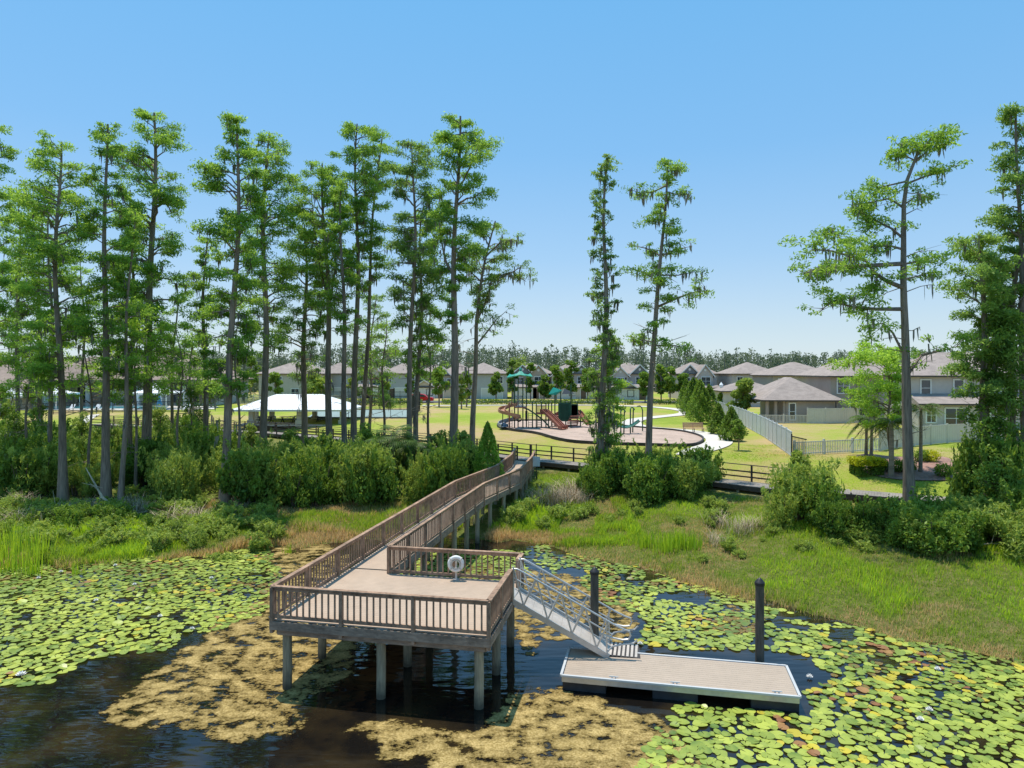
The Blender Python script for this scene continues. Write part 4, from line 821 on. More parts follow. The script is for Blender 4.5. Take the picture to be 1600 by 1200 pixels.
# ------------------------------------------------------------------ GRASS (stuff)
rs=np.random.RandomState(21)
def grassfield(name,x0,x1,y0,y1,N,h,wd,label,cond,base=.5,lean=.5,amp=.6,bare=.0):
    x=rs.uniform(x0,x1,N); y=rs.uniform(y0,y1,N); z=ground(x,y); k=cond(x,y,z); x,y,z=x[k],y[k],z[k]
    n1=vnoise(x,y,2.2,1); n2=vnoise(x,y,.7,2); n3=vnoise(x,y,5,3)
    s=np.interp(x,[p[0] for p in SHORE],[p[1] for p in SHORE]); d=y-s
    t=base+(n1-.5)*amp+(n3-.5)*.9+(n2-.5)*.3+rs.normal(size=len(x))*.16-.6*np.exp(-np.maximum(d,0)/1.2)-.5*sm((vnoise(x,y,3.3,7)*.6+vnoise(x,y,1.1,8)*.4-.55)*5)
    hh=h*(.45+1.0*n1)*(.6+.6*n2); V,Q,T=blades(np.stack([x,y,z-.03],1),hh,wd,lean,rs,np.clip(t,0,1))
    tag(npmesh(name,V,Q,M['grass'],None,T),label,'grass',kind='stuff')
def notpier(x,y): l=np.interp(y,[19,38.3,44.5,50.5,56],[-6.9,-3.2,-1.05,-.05,.3]); return (x<l-.1)|(x>l+1.9)
def board(x): return np.interp(x,[p[0] for p in BOARD],[p[1] for p in BOARD])
grassfield('marsh_grass',-2,30,17,52,230000,.27,.013,'green and straw coloured marsh grass on the right bank',lambda x,y,z:(z>.0)&(y<board(x)-1)&notpier(x,y)&(x<.78*y+1),base=.5)
grassfield('marsh_grass',-34,-3,30,46,120000,.30,.014,'green and straw coloured marsh grass on the left bank',lambda x,y,z:(z>.0)&(y<45)&notpier(x,y)&(x>-.78*y-1),base=.42)
grassfield('tall_marsh_grass',-14,0,36.5,42,22000,.55,.016,'taller bright green grass beside the pier',lambda x,y,z:(z>.02)&notpier(x,y)&(vnoise(x,y,1.8,5)>.35),base=.85,amp=.3)
grassfield('tall_marsh_grass',0,7,35,43,22000,.5,.016,'taller bright green grass right of the pier',lambda x,y,z:(z>.02)&notpier(x,y)&(vnoise(x,y,1.8,6)>.35),base=.85,amp=.3)
grassfield('tall_marsh_grass',-34,-12,31,39,60000,.55,.016,'taller grass on the left bank under the cypresses',lambda x,y,z:(z>.0)&(vnoise(x,y,1.8,9)>.3)&(x>-.78*y-1),base=.62,amp=.5)
grassfield('lawn_grass',-10,42,34,58,150000,.085,.016,'mown lawn grass beyond the boardwalk',lambda x,y,z:(y>board(x)+1)&(x<.78*y+1),base=.40,amp=.7,lean=.8)
grassfield('floating_marsh_grass',6,22,16,33,30000,.3,.014,'brown and green grass fringe at the edge of the water',lambda x,y,z:(z>-.25)&(z<.12),base=.35)
# cattail clumps at the left edge, reeds on the right
def reeds(px,Yd,n,h,seed,label,group=None,m='grass'):
    r=np.random.RandomState(seed); x=ax(px,Yd); P=r.normal(size=(n,3))*np.array([.28,.22,0])*(1 if n>50 else .5); V,Q,T=blades(P,h,.02,.22,r,r.uniform(.5,1,n)); o=npmesh('reed_clump',V,Q,M[m],None,T); o.location=(x,Yd,max(gz(x,Yd),-.25)-.05); tag(o,label,'reeds',group)
for i,(p,Yd,h) in enumerate(((18,31.5,1.9),(52,31,1.7),(8,32.5,2.0),(66,33,1.5),(35,33.5,1.6))): reeds(p,Yd,55,h,30+i,'tall upright green reed clump at the left edge of the water','reeds at the left edge')
for i,(p,Yd,h) in enumerate(((1040,33.2,.9),(1060,33.6,.95),(1080,33.4,.9),(1010,34.5,.8))): reeds(p,Yd,110,h,40+i,'dark green reed clump on the right bank above the lily pads','reeds on the right bank')
for i,(p,Yd,h) in enumerate(((452,34.6,.7),(120,31,.8),(240,28.5,.5))): reeds(p,Yd,40,h,50+i,['small green reed tuft standing in the water left of the pier','thin reed tuft near the left bank','tiny grass tuft among the left lily pads'][i])
# ------------------------------------------------------------------ ALGAE MAT
def wpoly(px): return [at(a,b_,0.0) for a,b_ in px]
ALG=[wpoly([(560,960),(470,900),(415,925),(345,970),(260,1030),(225,1070),(190,1100),(150,1140),(200,1150),(300,1140),(400,1170),(470,1160),(480,1100),(520,1080),(600,1000)]),
 wpoly([(790,880),(900,900),(985,935),(1000,985),(960,1010),(900,1005),(840,1030),(800,1000)]),
 wpoly([(500,1090),(560,1130),(640,1110),(760,1140),(790,1068),(880,1078),(930,1090),(1010,1110),(1050,1150),(1100,1200),(1090,1300),(600,1300),(640,1190),(540,1120)]),
 wpoly([(390,860),(420,845),(520,850),(560,880),(480,940),(430,925),(425,890)]),wpoly([(1080,975),(1150,965),(1260,985),(1230,1005),(1120,1000)]),wpoly([(1120,945),(1200,960),(1180,985),(1120,970)]),
 wpoly([(600,870),(800,880),(800,930),(640,910)])]
x0,x1,y0,y1,st=-13,9,13.0,38,.125
gx_=np.arange(x0,x1,st); gy_=np.arange(y0,y1,st); X,Y=np.meshgrid(gx_,gy_); cov=np.zeros(X.shape)
wx=X+(vnoise(X,Y,.9,11)-.5)*.9; wy=Y+(vnoise(X,Y,.9,12)-.5)*1.1
for i,p in enumerate(ALG): cov=np.maximum(cov,inpoly(wx,wy,p)*(1.03 if i in(2,) else .93 if i==0 else .85))
for _ in range(3): cov=(cov+np.roll(cov,1,0)+np.roll(cov,-1,0)+np.roll(cov,1,1)+np.roll(cov,-1,1))/5
def algae_mat():
    m=bpy.data.materials.new('tan_floating_algae'); m.use_nodes=True; n=m.node_tree.nodes; l=m.node_tree.links; p=n['Principled BSDF']; p.inputs['Roughness'].default_value=.9; p.inputs['Specular IOR Level'].default_value=.15
    g=n.new('ShaderNodeNewGeometry'); a=n.new('ShaderNodeAttribute'); a.attribute_name='tint'
    def N(s,d,r=.6,sc=(1,1,1)):
        mp=n.new('ShaderNodeMapping'); mp.inputs['Scale'].default_value=sc; l.new(g.outputs['Position'],mp.inputs['Vector']); t=n.new('ShaderNodeTexNoise'); t.inputs['Scale'].default_value=s; t.inputs['Detail'].default_value=d; t.inputs['Roughness'].default_value=r; l.new(mp.outputs[0],t.inputs['Vector']); return t.outputs['Fac']
    def math_(op,a_,b_): q=n.new('ShaderNodeMath'); q.operation=op; 
    n1=N(1.5,8,.72,(1,1.25,1)); n2=N(18,6,.8); n4=N(1.1,5,.65)
    s=n.new('ShaderNodeMath'); s.operation='MULTIPLY_ADD'; s.inputs[1].default_value=3.8; sa=n.new('ShaderNodeMath'); sa.operation='SUBTRACT'; sa.inputs[1].default_value=1.36; l.new(a.outputs['Fac'],sa.inputs[0]); l.new(n1,s.inputs[0]); l.new(sa.outputs[0],s.inputs[2])
    s2=n.new('ShaderNodeMath'); s2.operation='MULTIPLY_ADD'; s2.inputs[1].default_value=.22; l.new(n2,s2.inputs[0]); l.new(s.outputs[0],s2.inputs[2])
    mr=n.new('ShaderNodeMapRange'); mr.inputs['From Min'].default_value=1.33; mr.inputs['From Max'].default_value=1.50; l.new(s2.outputs[0],mr.inputs['Value']); 
    cr=n.new('ShaderNodeValToRGB'); e=cr.color_ramp.elements; e[0].position=.33; e[0].color=(.20,.13,.035,1); e[1].position=.60; e[1].color=(.66,.48,.20,1); e.new(.46).color=(.43,.30,.10,1); l.new(n2,cr.inputs[0])
    mr2=n.new('ShaderNodeMapRange'); mr2.inputs['From Min'].default_value=1.36; mr2.inputs['From Max'].default_value=1.95; l.new(s2.outputs[0],mr2.inputs['Value'])
    mx=n.new('ShaderNodeMix'); mx.data_type='RGBA'; mx.inputs['A'].default_value=(.12,.08,.018,1); mo=n.new('ShaderNodeMapRange'); mo.inputs['From Min'].default_value=.38; mo.inputs['From Max'].default_value=.58; mo.inputs['To Min'].default_value=.75; l.new(n4,mo.inputs['Value']); mm=n.new('ShaderNodeMath'); mm.operation='MULTIPLY'; l.new(mr2.outputs[0],mm.inputs[0]); l.new(mo.outputs[0],mm.inputs[1]); l.new(mm.outputs[0],mx.inputs['Factor']); l.new(cr.outputs[0],mx.inputs['B']); l.new(mx.outputs['Result'],p.inputs['Base Color'])
    b=n.new('ShaderNodeBump'); b.inputs['Strength'].default_value=.8; b.inputs['Distance'].default_value=.05; l.new(n2,b.inputs['Height']); l.new(b.outputs[0],p.inputs['Normal'])
    l.new(mr.outputs[0],p.inputs['Alpha']); return m
V=np.stack([X,Y,np.full(X.shape,.012)],-1).reshape(-1,3); nx=len(gx_); ny=len(gy_); ii,jj=np.meshgrid(np.arange(nx-1),np.arange(ny-1)); k=(jj*nx+ii).ravel(); Q=np.stack([k,k+1,k+nx+1,k+nx],1)
Q=Q[cov.ravel()[Q].max(1)>.2]; used,inv=np.unique(Q,return_inverse=True); Q=inv.reshape(Q.shape)
tag(npmesh('algae_mat',V[used],Q,algae_mat(),tint=cov.ravel()[used]),'tan and olive algae floating in broken mats on the water','algae',kind='stuff')
# ------------------------------------------------------------------ LILY PADS
LIL=[(wpoly([(-300,890),(0,885),(120,862),(260,858),(420,850),(425,900),(425,960),(350,978),(280,1000),(240,1020),(160,1030),(90,1060),(40,1068),(-200,1080)]),.96,'L'),
     (wpoly([(830,848),(900,858),(960,878),(1020,888),(1075,895),(1120,915),(1180,945),(1260,970),(1400,988),(1520,1000),(1800,1020),(1900,1400),(1000,1400),(960,1190),(1040,1150),(1030,1105),(1100,1095),(1250,1120),(1290,1060),(1235,1020),(1150,1020),(1000,1010),(990,960),(930,930),(850,890)]),.93,'R'),
     (wpoly([(600,880),(640,862),(830,860),(830,895),(780,910),(640,905)]),.8,'M')]
holes=[wpoly([(1290,985),(1330,980),(1345,1000),(1300,1005)]),wpoly([(0,0),(1,0),(1,1)])]
rs=np.random.RandomState(77)
grid={}; pads=[]
def try_pad(x,y,r):
    gxk,gyk=int(x//.5),int(y//.5)
    for a in (-1,0,1):
        for b_ in (-1,0,1):
            for (X_,Y_,R_) in grid.get((gxk+a,gyk+b_),()):
                if (X_-x)**2+(Y_-y)**2<((R_+r)*.67)**2: return False
    grid.setdefault((gxk,gyk),[]).append((x,y,r)); return True
dk=[dp(-.1,-.1,0)[:2],dp(DL+.1,-.1,0)[:2],dp(DL+.1,DWd+.1,0)[:2],dp(-.1,DWd+.1,0)[:2]]
for poly,cv,zn in LIL:
    xs=[p[0] for p in poly]; ys=[p[1] for p in poly]; Ar=(max(xs)-min(xs))*(max(ys)-min(ys)); N=int(Ar*75)
    x=rs.uniform(min(xs),max(xs),N); y=rs.uniform(min(ys),max(ys),N); x_=x+(vnoise(x,y,1.1,31)-.5)*1.0; y_=y+(vnoise(x,y,1.1,32)-.5)*1.0
    k=inpoly(x_,y_,poly)&(ground(x,y)<.035)&(vnoise(x,y,1.3,33)*.6+vnoise(x,y,.45,34)*.4>(.27 if zn=='R' else .22))&(np.abs(x)<.8*y)&~inpoly(x,y,dk)&~inpoly(x,y,holes[0])
    if zn=='R': k&=~((vnoise(x,y,1.6,35)>.72)&(x<9)&(y>19))
    for a,b_ in zip(x[k],y[k]):
        r=rs.uniform(.095,.205)*(1.0 if b_<24 else .9)*(.8 if rs.rand()<.3 else 1)
        if try_pad(a,b_,r): pads.append((a,b_,r,zn))
def pad_geo(rs,r,seg=15):
    V=[(0,0,0.004*rs.rand())]; no=rs.uniform(.12,.3); cup=rs.uniform(-.06,.22); ph=rs.uniform(0,6); 
    for k in range(seg):
        t=no/2+(2*PI-no)*k/(seg-1); rr=r*(1+.05*math.sin(3*t+ph)+.03*math.sin(5*t)); V.append((rr*math.cos(t),rr*math.sin(t),cup*r*(.6+.6*math.sin(2*t+ph))+.004))
    F=[(0,k,k+1) for k in range(1,seg)]; return V,F
PADM=leafmat('lily_pad_green',(.12,.20,.03),(.50,.55,.085),.15,rough=.42,old=(.30,.12,.04))
PADY=leafmat('lily_pad_yellow',(.42,.36,.04),(.62,.50,.04),.15,rough=.45)
PADB=leafmat('lily_pad_brown',(.22,.08,.03),(.40,.22,.07),.1,rough=.6)
for m in (PADM,PADY,PADB):
    m.node_tree.nodes['Principled BSDF'].inputs['Specular IOR Level'].default_value=.5
pads.sort(key=lambda p:-p[2]*p[2]*CH/(p[1]**3) if (0<proj(p[0],p[1],0)[0]<1600 and proj(p[0],p[1],0)[1]<1200) else 0)
def tinted(V,F,name,m,t):
    me=bpy.data.meshes.new(name); me.from_pydata(V,[],F); a=me.attributes.new('tint','FLOAT','POINT'); a.data.foreach_set('value',np.asarray(t,np.float32)*np.ones(len(V),np.float32)); me.materials.append(m); return me
var=[]
for i in range(26):
    kind='g' if i<17 else 'y' if i<22 else 'b'; V,Fc=pad_geo(rs,1.0,22)
    b0=rs.uniform(.3,1); ed_=rs.uniform(0,.35) if i%3==0 else 0; ph_=rs.uniform(0,6); tv=np.clip(b0+np.array([0.05]+[rs.normal()*.06-ed_*(1+math.sin(q_*.5+ph_))*.5 for q_,_ in enumerate(V[1:])]),.02,1); var.append((kind,tinted(V,Fc,'lily_pad',{'g':PADM,'y':PADY,'b':PADB}[kind],tv)))
def kindof(x,y):
    q=vnoise(x,y,1.5,41)*.6+rs.rand()*.55; k_=.07 if x>3 else 0; return 'b' if q>1.04-k_ else 'y' if q>.96-k_*1.4 else 'g'
zl={'L':'left of the pier','R':'on the right side around the floating dock','M':'behind the pier platform'}
kl={'g':'green','y':'yellow','b':'brown'}
rest=[]
for i,(x,y,r,zn) in enumerate(pads):
    kd=kindof(x,y)
    if i<300:
        c=[v for v in var if v[0]==kd]; o=bpy.data.objects.new('lily_pad',c[rs.randint(len(c))][1]); C.objects.link(o); o.location=(x,y,.016+rs.rand()*.012); o.rotation_euler=(rs.normal()*.03,rs.normal()*.03,rs.uniform(0,6.28)); o.scale=(r,r,r)
        lab=f'round {kl[kd]} lily pad floating {zl[zn]}'; tag(o,lab,'lily pad',f'{kl[kd]} lily pads {zl[zn]}')
    else: rest.append((x,y,r,kd))
for kd in 'gyb':
    VV=[];FF=[];TT=[]
    for x,y,r,k_ in rest:
        if k_!=kd: continue
        V,Fc=pad_geo(rs,r,12 if y<28 else 9); k=len(VV); a=rs.uniform(0,6.28); ca,sa=math.cos(a),math.sin(a); tx,ty=rs.normal()*.06,rs.normal()*.06; z0=.014+rs.rand()*.014
        if rs.rand()<.05: tx+=.5*rs.choice([-1,1]); z0+=.5*abs(r*tx)
        VV+=[(x+u*ca-v*sa,y+u*sa+v*ca,z0+z+tx*u*.5+ty*v*.5) for u,v,z in V]; FF+=[tuple(k+q for q in f) for f in Fc]; t0_=vnoise(x,y,2.5,42)*.7+.12+rs.normal()*.2; e0_=rs.uniform(.1,.5) if rs.rand()<.2 else 0; TT+=[min(1,max(.08,t0_+.05))]+[min(1,max(.03,t0_-e0_*rs.rand())) for _ in V[1:]]
    me=tinted(VV,FF,'lily_pads',{'g':PADM,'y':PADY,'b':PADB}[kd],np.array(TT)); o=bpy.data.objects.new('lily_pads',me); C.objects.link(o); tag(o,f'carpet of smaller {kl[kd]} lily pads spread over the lake','lily pads',kind='stuff')
# white flowers
def flower(x,y,label,group=None,r=.11):
    b=MB()
    for ring,(rr,h,n) in enumerate(((1,.02,9),(.75,.05,8),(.45,.07,6))):
        for k in range(n):
            t=2*PI*k/n+ring*.3; d=np.array([math.cos(t),math.sin(t)]); s=np.array([-d[1],d[0]]); k0=r*.12; m=r*rr*.6; e=r*rr
            b.quad((x+d[0]*k0,y+d[1]*k0,.03),(x+d[0]*m+s[0]*r*.2,y+d[1]*m+s[1]*r*.2,.04+h*.6),(x+d[0]*e,y+d[1]*e,.05+h*1.3),(x+d[0]*m-s[0]*r*.2,y+d[1]*m-s[1]*r*.2,.04+h*.6))
    tag(b.build('water_lily_flower',M['petal'],smooth=False),label,'water lily',group)
x,y=at(33,1056,0); flower(x,y,'large white water lily flower at the left pad edge','',.17)
for (p,q) in ((1452,1112),(1438,1127),(1465,1048),(1265,1060),(1000,1008)):
    x,y=at(p,q,0); flower(x,y,'small white water lily flower open among the right hand pads','white lily flowers among the right pads')
for (p,q) in ((60,905),(150,940),(95,895),(210,915),(250,965),(330,905),(180,885),(300,985)):
    x,y=at(p,q,0); flower(x,y,'small white water lily flower open among the left hand pads','white lily flowers among the left pads')
# ------------------------------------------------------------------ PARK BEYOND THE BOARDWALK
def g2(px,py): x,y,z=hit(px,py); return (x,y)
mul=smoothloop([g2(*p) for p in ((772,667),(800,674),(835,677),(866,688),(920,694),(1000,697),(1080,699),(1100,692),(1097,683),(1060,674),(1000,670),(930,662),(850,658),(790,659))])
patch('playground_mulch',mul,M['mulch'],.10,'pinkish mulch bed of the playground')
b=MB()
for i in range(len(mul)):
    p=mul[i]; q=mul[(i+1)%len(mul)]; b.bar((p[0],p[1],gz(*p)+.08),(q[0],q[1],gz(*q)+.08),.14,.36)
tag(b.build('playground_border',M['curb'],smooth=False),'black raised border around the pink mulch of the playground','border')
ribbon('path',[g2(*p) for p in ((1078,712),(1118,697),(1126,689),(1115,682),(1085,675),(1040,671),(1000,668),(985,663),(990,656),(1025,652),(1068,648),(1076,644),(1060,640),(1020,636),(960,634),(880,633),(700,634),(660,634))],2.3,M['concrete'],.07,'pale concrete footpath curving round the playground lawn')
# bench
x,y=g2(1084,676); z=gz(x,y); t=thing('park_bench',(x,y,z),'slatted wooden park bench with black legs beside the curving footpath','bench')
b=MB()
for k in range(4): b.box((x,y-.22+k*.14,z+.45),(2.1,.11,.04))
b.build('seat',M['benchw'],t); b=MB()
for k in range(4): b.box((x,y+.30+k*.03,z+.56+k*.13),(2.1,.03,.11))
b.build('backrest',M['benchw'],t)
for s in (-.95,0,.95):
    b=MB(); b.bar((x+s,y-.25,z),(x+s,y-.2,z+.43),.06,.06); b.bar((x+s,y+.3,z),(x+s,y+.42,z+1.0),.06,.06); b.bar((x+s,y-.25,z+.42),(x+s,y+.33,z+.42),.05,.05); b.build('leg',M['black'],t)
# ---- playground tower structure
PY=74.0; pz=gz(ax(825,PY),PY)+.1
pg=thing('playground_structure',(ax(825,PY),PY,pz),'tall playground tower with teal canopy, spiral slide, bridge and brown slides','playground tower')
def Pg(px,py,dy=0): return (ax(px,PY+dy),PY+dy,az(py,PY+dy))
def ppost(px,dy,top,m='green',r=.065):
    b=MB(); x=ax(px,PY+dy); b.tube([(x,PY+dy,pz-.3),(x,PY+dy,az(top,PY+dy))],r,8); b.build('post',M[m],pg)
for px,dy,top in ((804,0,591),(809.5,1.2,590),(817,0,590),(822.5,1.2,591)): ppost(px,dy,top)
for px,dy,top in ((832,.1,628),(838,.0,629),(846,0,628),(853,.6,629),(857,2,630),(862,2,630),(873,2.2,630),(884,2.6,628)): ppost(px,dy,top)
for px,dy,top in ((876,3.2,603),(892,.5,601),(902,3.2,628),(907,1.5,640)): ppost(px,dy,top)
b=MB(); apex=Pg(813.5,577,.6); cor=[Pg(791,590.5,-1.2),Pg(833,589,-1.2),Pg(828,586,2.4),Pg(797,586,2.4)]
for i in range(4):
    a=Vector(cor[i]); c=Vector(cor[(i+1)%4]); m_=(a+c)/2+Vector((0,0,.22)); m_=m_.lerp(Vector(apex),.12); ap=Vector(apex); n=6
    for k in range(n):
        for (p,q) in ((a,m_),(m_,c)):
            f0,f1=k/n,(k+1)/n
            def S(p,f): r=p.lerp(ap,f); r.z-=.42*math.sin(PI*f)*.8; return tuple(r)
            b.quad(S(p,f0),S(q,f0),S(q,f1),S(p,f1)) if k<n-1 else b.quad(S(p,f0),S(q,f0),tuple(ap))
b.lathe(apex,[(.18,-.05),(.12,.12),(0,.2)],8); b.build('canopy',M['teal'],pg,smooth=False)
b=MB(); 
for c in cor: b.bar(c,(apex[0],apex[1],apex[2]-.55),.05,.05)
b.build('canopy_frame',M['green'],pg)
# shade sail pair
b=MB(); p0,p1,p2,p3=Pg(864.5,605,1),Pg(879,610,2),Pg(857,616,-.5),Pg(866,613.5,3); b.quad(p0,p1,p2); b.quad(p0,p3,p1); b.quad(p2,p1,tuple((Vector(p1)+Vector(p2))/2-Vector((0,0,.3)))); b.build('shade_sail',M['teal'],pg)
b=MB(); p0,p1,p2,p3=Pg(882,607,1.5),Pg(899,615,1),Pg(886,612,3.5),Pg(878,616,0); b.quad(p0,p1,p2); b.quad(p0,p3,p1); b.build('shade_sail',M['black'],pg)
ppost(867,1.5,606); 
def pdeck(pxa,pxb,py,dy0=-.1,dy1=1.5,m='brownp'):
    a=Pg(pxa,py,dy0); c=Pg(pxb,py,dy1); b=MB(); b.box(((a[0]+c[0])/2,(a[1]+c[1])/2,a[2]-.05),(c[0]-a[0],c[1]-a[1],.12)); b.build('platform',M[m],pg)
pdeck(803,823,636); pdeck(838,854,646); pdeck(857,885,650,1.5,2.8); pdeck(872,903,652,1.2,3)
for (a,c,p0_,p1_,m) in ((805,817,619,634,'bluep'),(838,853,634,645,'brownp'),(874,890,630,657,'greenp'),(893,902,632,652,'greenp')):
    b=MB(); A_=Pg(a,p1_,.1 if a<860 else 1.2); B_=Pg(c,p0_,.1 if a<860 else 1.2)
    n=8
    for k in range(n+1): xx=A_[0]+(B_[0]-A_[0])*k/n; b.box((xx,A_[1],(A_[2]+B_[2])/2),(.05 if a<860 else .19,.05,B_[2]-A_[2]))
    b.box(((A_[0]+B_[0])/2,A_[1],B_[2]),(B_[0]-A_[0]+.1,.07,.1)); b.box(((A_[0]+B_[0])/2,A_[1],A_[2]),(B_[0]-A_[0]+.1,.07,.1)); b.build('guard_panel',M[m],pg)
def chute(pts,w,m,name='slide'):
    b=MB(); P=[Vector(p) for p in pts]; L=[];R=[]
    for i,p in enumerate(P):
        d=(P[min(i+1,len(P)-1)]-P[max(i-1,0)]); d.z=0; d=d.normalized() if d.length>1e-4 else Vector((1,0,0)); n=Vector((-d.y,d.x,0)); L.append((p+n*w/2,p-n*w/2))
    U_=Vector((0,0,.28)); T_=.05
    for i in range(len(P)-1):
        a,c=L[i]; d,e_=L[i+1]
        b.quad(a,c,e_,d); b.quad(a,d,d+U_,a+U_); b.quad(c,c+U_,e_+U_,e_); 
        b.quad(a+Vector((0,0,-T_)),d+Vector((0,0,-T_)),e_+Vector((0,0,-T_)),c+Vector((0,0,-T_)))
        for s_,(u,v) in ((1,(a,d)),(-1,(c,e_))): n=(L[i][0]-L[i][1]).normalized()*s_*.07; b.quad(u+U_,v+U_,v+U_+n,u+U_+n); b.quad(u+U_+n,v+U_+n,v-Vector((0,0,.05))+n,u-Vector((0,0,.05))+n)
    b.build(name,M[m],pg,smooth=True)
# spiral slide around its own post
cx,cy=ax(796,PY),PY-.6; pts=[]
ztop=az(634,PY); zbot=pz+.25
for k in range(44):
    f=k/43; a=.9+f*2*PI*1.45; r=.85; pts.append((cx+r*math.cos(a),cy+r*math.sin(a)*.9,ztop+(zbot-ztop)*f))
chute([Pg(804,630,.2)]+pts[:28],.62,'tanp','spiral_slide'); chute(pts[27:]+[(pts[-1][0]+.2,pts[-1][1]-.8,zbot)],.62,'bluep','spiral_slide')
b=MB(); b.tube([(cx,cy,pz-.2),(cx,cy,ztop+.4)],.08,8); b.build('post',M['brownp'],pg); b=MB(); x=ax(785.5,PY-.9); b.tube([(x,PY-.9,pz-.2),(x,PY-.9,az(644,PY-.9))],.05,6); b.build('post',M['green'],pg)
chute([Pg(847,643,.2),Pg(851,644,-.1),Pg(860,652,-.9),Pg(869,661,-1.8),Pg(877,669,-2.5),Pg(881,670.5,-2.8)],.5,'brownp'); chute([Pg(850,643,.7),Pg(854,644,.4),Pg(863,652,-.4),Pg(872,661,-1.3),Pg(880,668.5,-2.0),Pg(884,670,-2.3)],.5,'brownp')
chute([Pg(900,644,2),Pg(906,646,1.6),Pg(911,652,1.1),Pg(916,660,.6),Pg(920,664,.3)],.55,'brownp'); chute([Pg(874,646,3),Pg(868,650,3),Pg(866,658,2.8),Pg(872,664,2.4)],.5,'brownp')
# arched green bridge ladder down from the tower
br=[Pg(818,637,.3),Pg(826,640,.3),Pg(838,648,.3),Pg(848,656,.2),Pg(856,664,-.2),Pg(860,670,-.4)]
b=MB()
for o_ in (-.35,.35): b.tube([(p[0],p[1]+o_,p[2]) for p in br],.07,6)
for k in range(24):
    f=k/23*(len(br)-1); j=min(int(f),len(br)-2); p=Vector(br[j]).lerp(Vector(br[j+1]),f-j); b.box((p.x,p.y,p.z),(.16,.68,.07))
b.build('arched_climber',M['greenp'],pg)
for (px,t,bt,m) in ((797,640,668,'green'),(829,644,669,'green'),(843,650,670,'green'),(866,645,668,'brownp')):
    b=MB(); x=ax(px,PY-.2)
    for o_ in (-.22,.22): b.tube([(x+o_,PY-.2,az(bt,PY)),(x+o_,PY-.2,az(t,PY))],.03,5)
    for k in range(7): z=az(bt,PY)+(az(t,PY)-az(bt,PY))*(k+.5)/7; b.bar((x-.22,PY-.2,z),(x+.22,PY-.2,z),.04,.04)
    b.build('ladder',M[m],pg)
b=MB()
for k in range(6): a=Pg(892+k*1.5,668-k*3.6,1-k*.12); b.box(a,(1.2,.35,.13),rz=.2)
b.build('step_climber',M['brownp'],pg)
b=MB(); q=Pg(811,655,.3); b.tube([(q[0]+.25*math.cos(t),q[1],q[2]+.25*math.sin(t)) for t in np.linspace(0,2*PI,13)],.06,5); q=Pg(822.5,650,.2); b.box(q,(.25,.1,1.1)); b.build('play_panel',M['black'],pg)
# climbing bars (arched posts) with a green net seat
cx,cy=hit(985,684)[:2]; cb=thing('climbing_bars',(cx,cy,gz(cx,cy)),'green arched climbing bars with hooked tops and a sagging green hammock','climbing bars')
def loopbar(pa,pb,pbase,ptop,Yd,name='arch'):
    x0,x1=ax(pa,Yd),ax(pb,Yd); zb=az(pbase,Yd); zt=az(ptop,Yd); r=abs(x1-x0)/2; b=MB()
    P=[(x0,Yd,zb-.2),(x0,Yd,zt-r)]+[(x0+r-r*math.cos(t),Yd+0.2*math.sin(t),zt-r+r*math.sin(t)) for t in np.linspace(0,PI,9)]+[(x1,Yd+.5,zt-r),(x1,Yd+.9,zb)]
    b.tube(P,.065,8,cap=True); b.build(name,M['green'],cb)
Yc=66; loopbar(970,977,684,640,Yc); loopbar(985,991,680,637,Yc+1.5); 
for px,pb,pt,Yd in ((1004,675,634,Yc+4),(960,690,638,Yc-1),(952,683,642,Yc+2)):
    b=MB(); x=ax(px,Yd); zt=az(pt,Yd); b.tube([(x,Yd,az(pb,Yd)-.2),(x,Yd,zt-.5),(x-.1,Yd,zt-.15),(x-.35,Yd,zt),(x-.6,Yd,zt-.1)],.06,8); b.build('hooked_post',M['green'],cb)
b=MB(); 
for k in range(10):
    f=k/9; x=ax(962+f*37,Yc+1); z=az(664,Yc+1)-.45*math.sin(PI*f)+.4*f; 
    f2=(k+1)/9
    if k<9: x2=ax(962+f2*37,Yc+1); z2=az(664,Yc+1)-.45*math.sin(PI*f2)+.4*f2; b.quad((x,Yc+.6,z),(x2,Yc+.6,z2),(x2,Yc+1.5,z2+.15),(x,Yc+1.5,z+.15)); b.tube([(x,Yc+.6,z),(x2,Yc+.6,z2)],.05,5)
b.build('hammock',M['greenp'],cb)
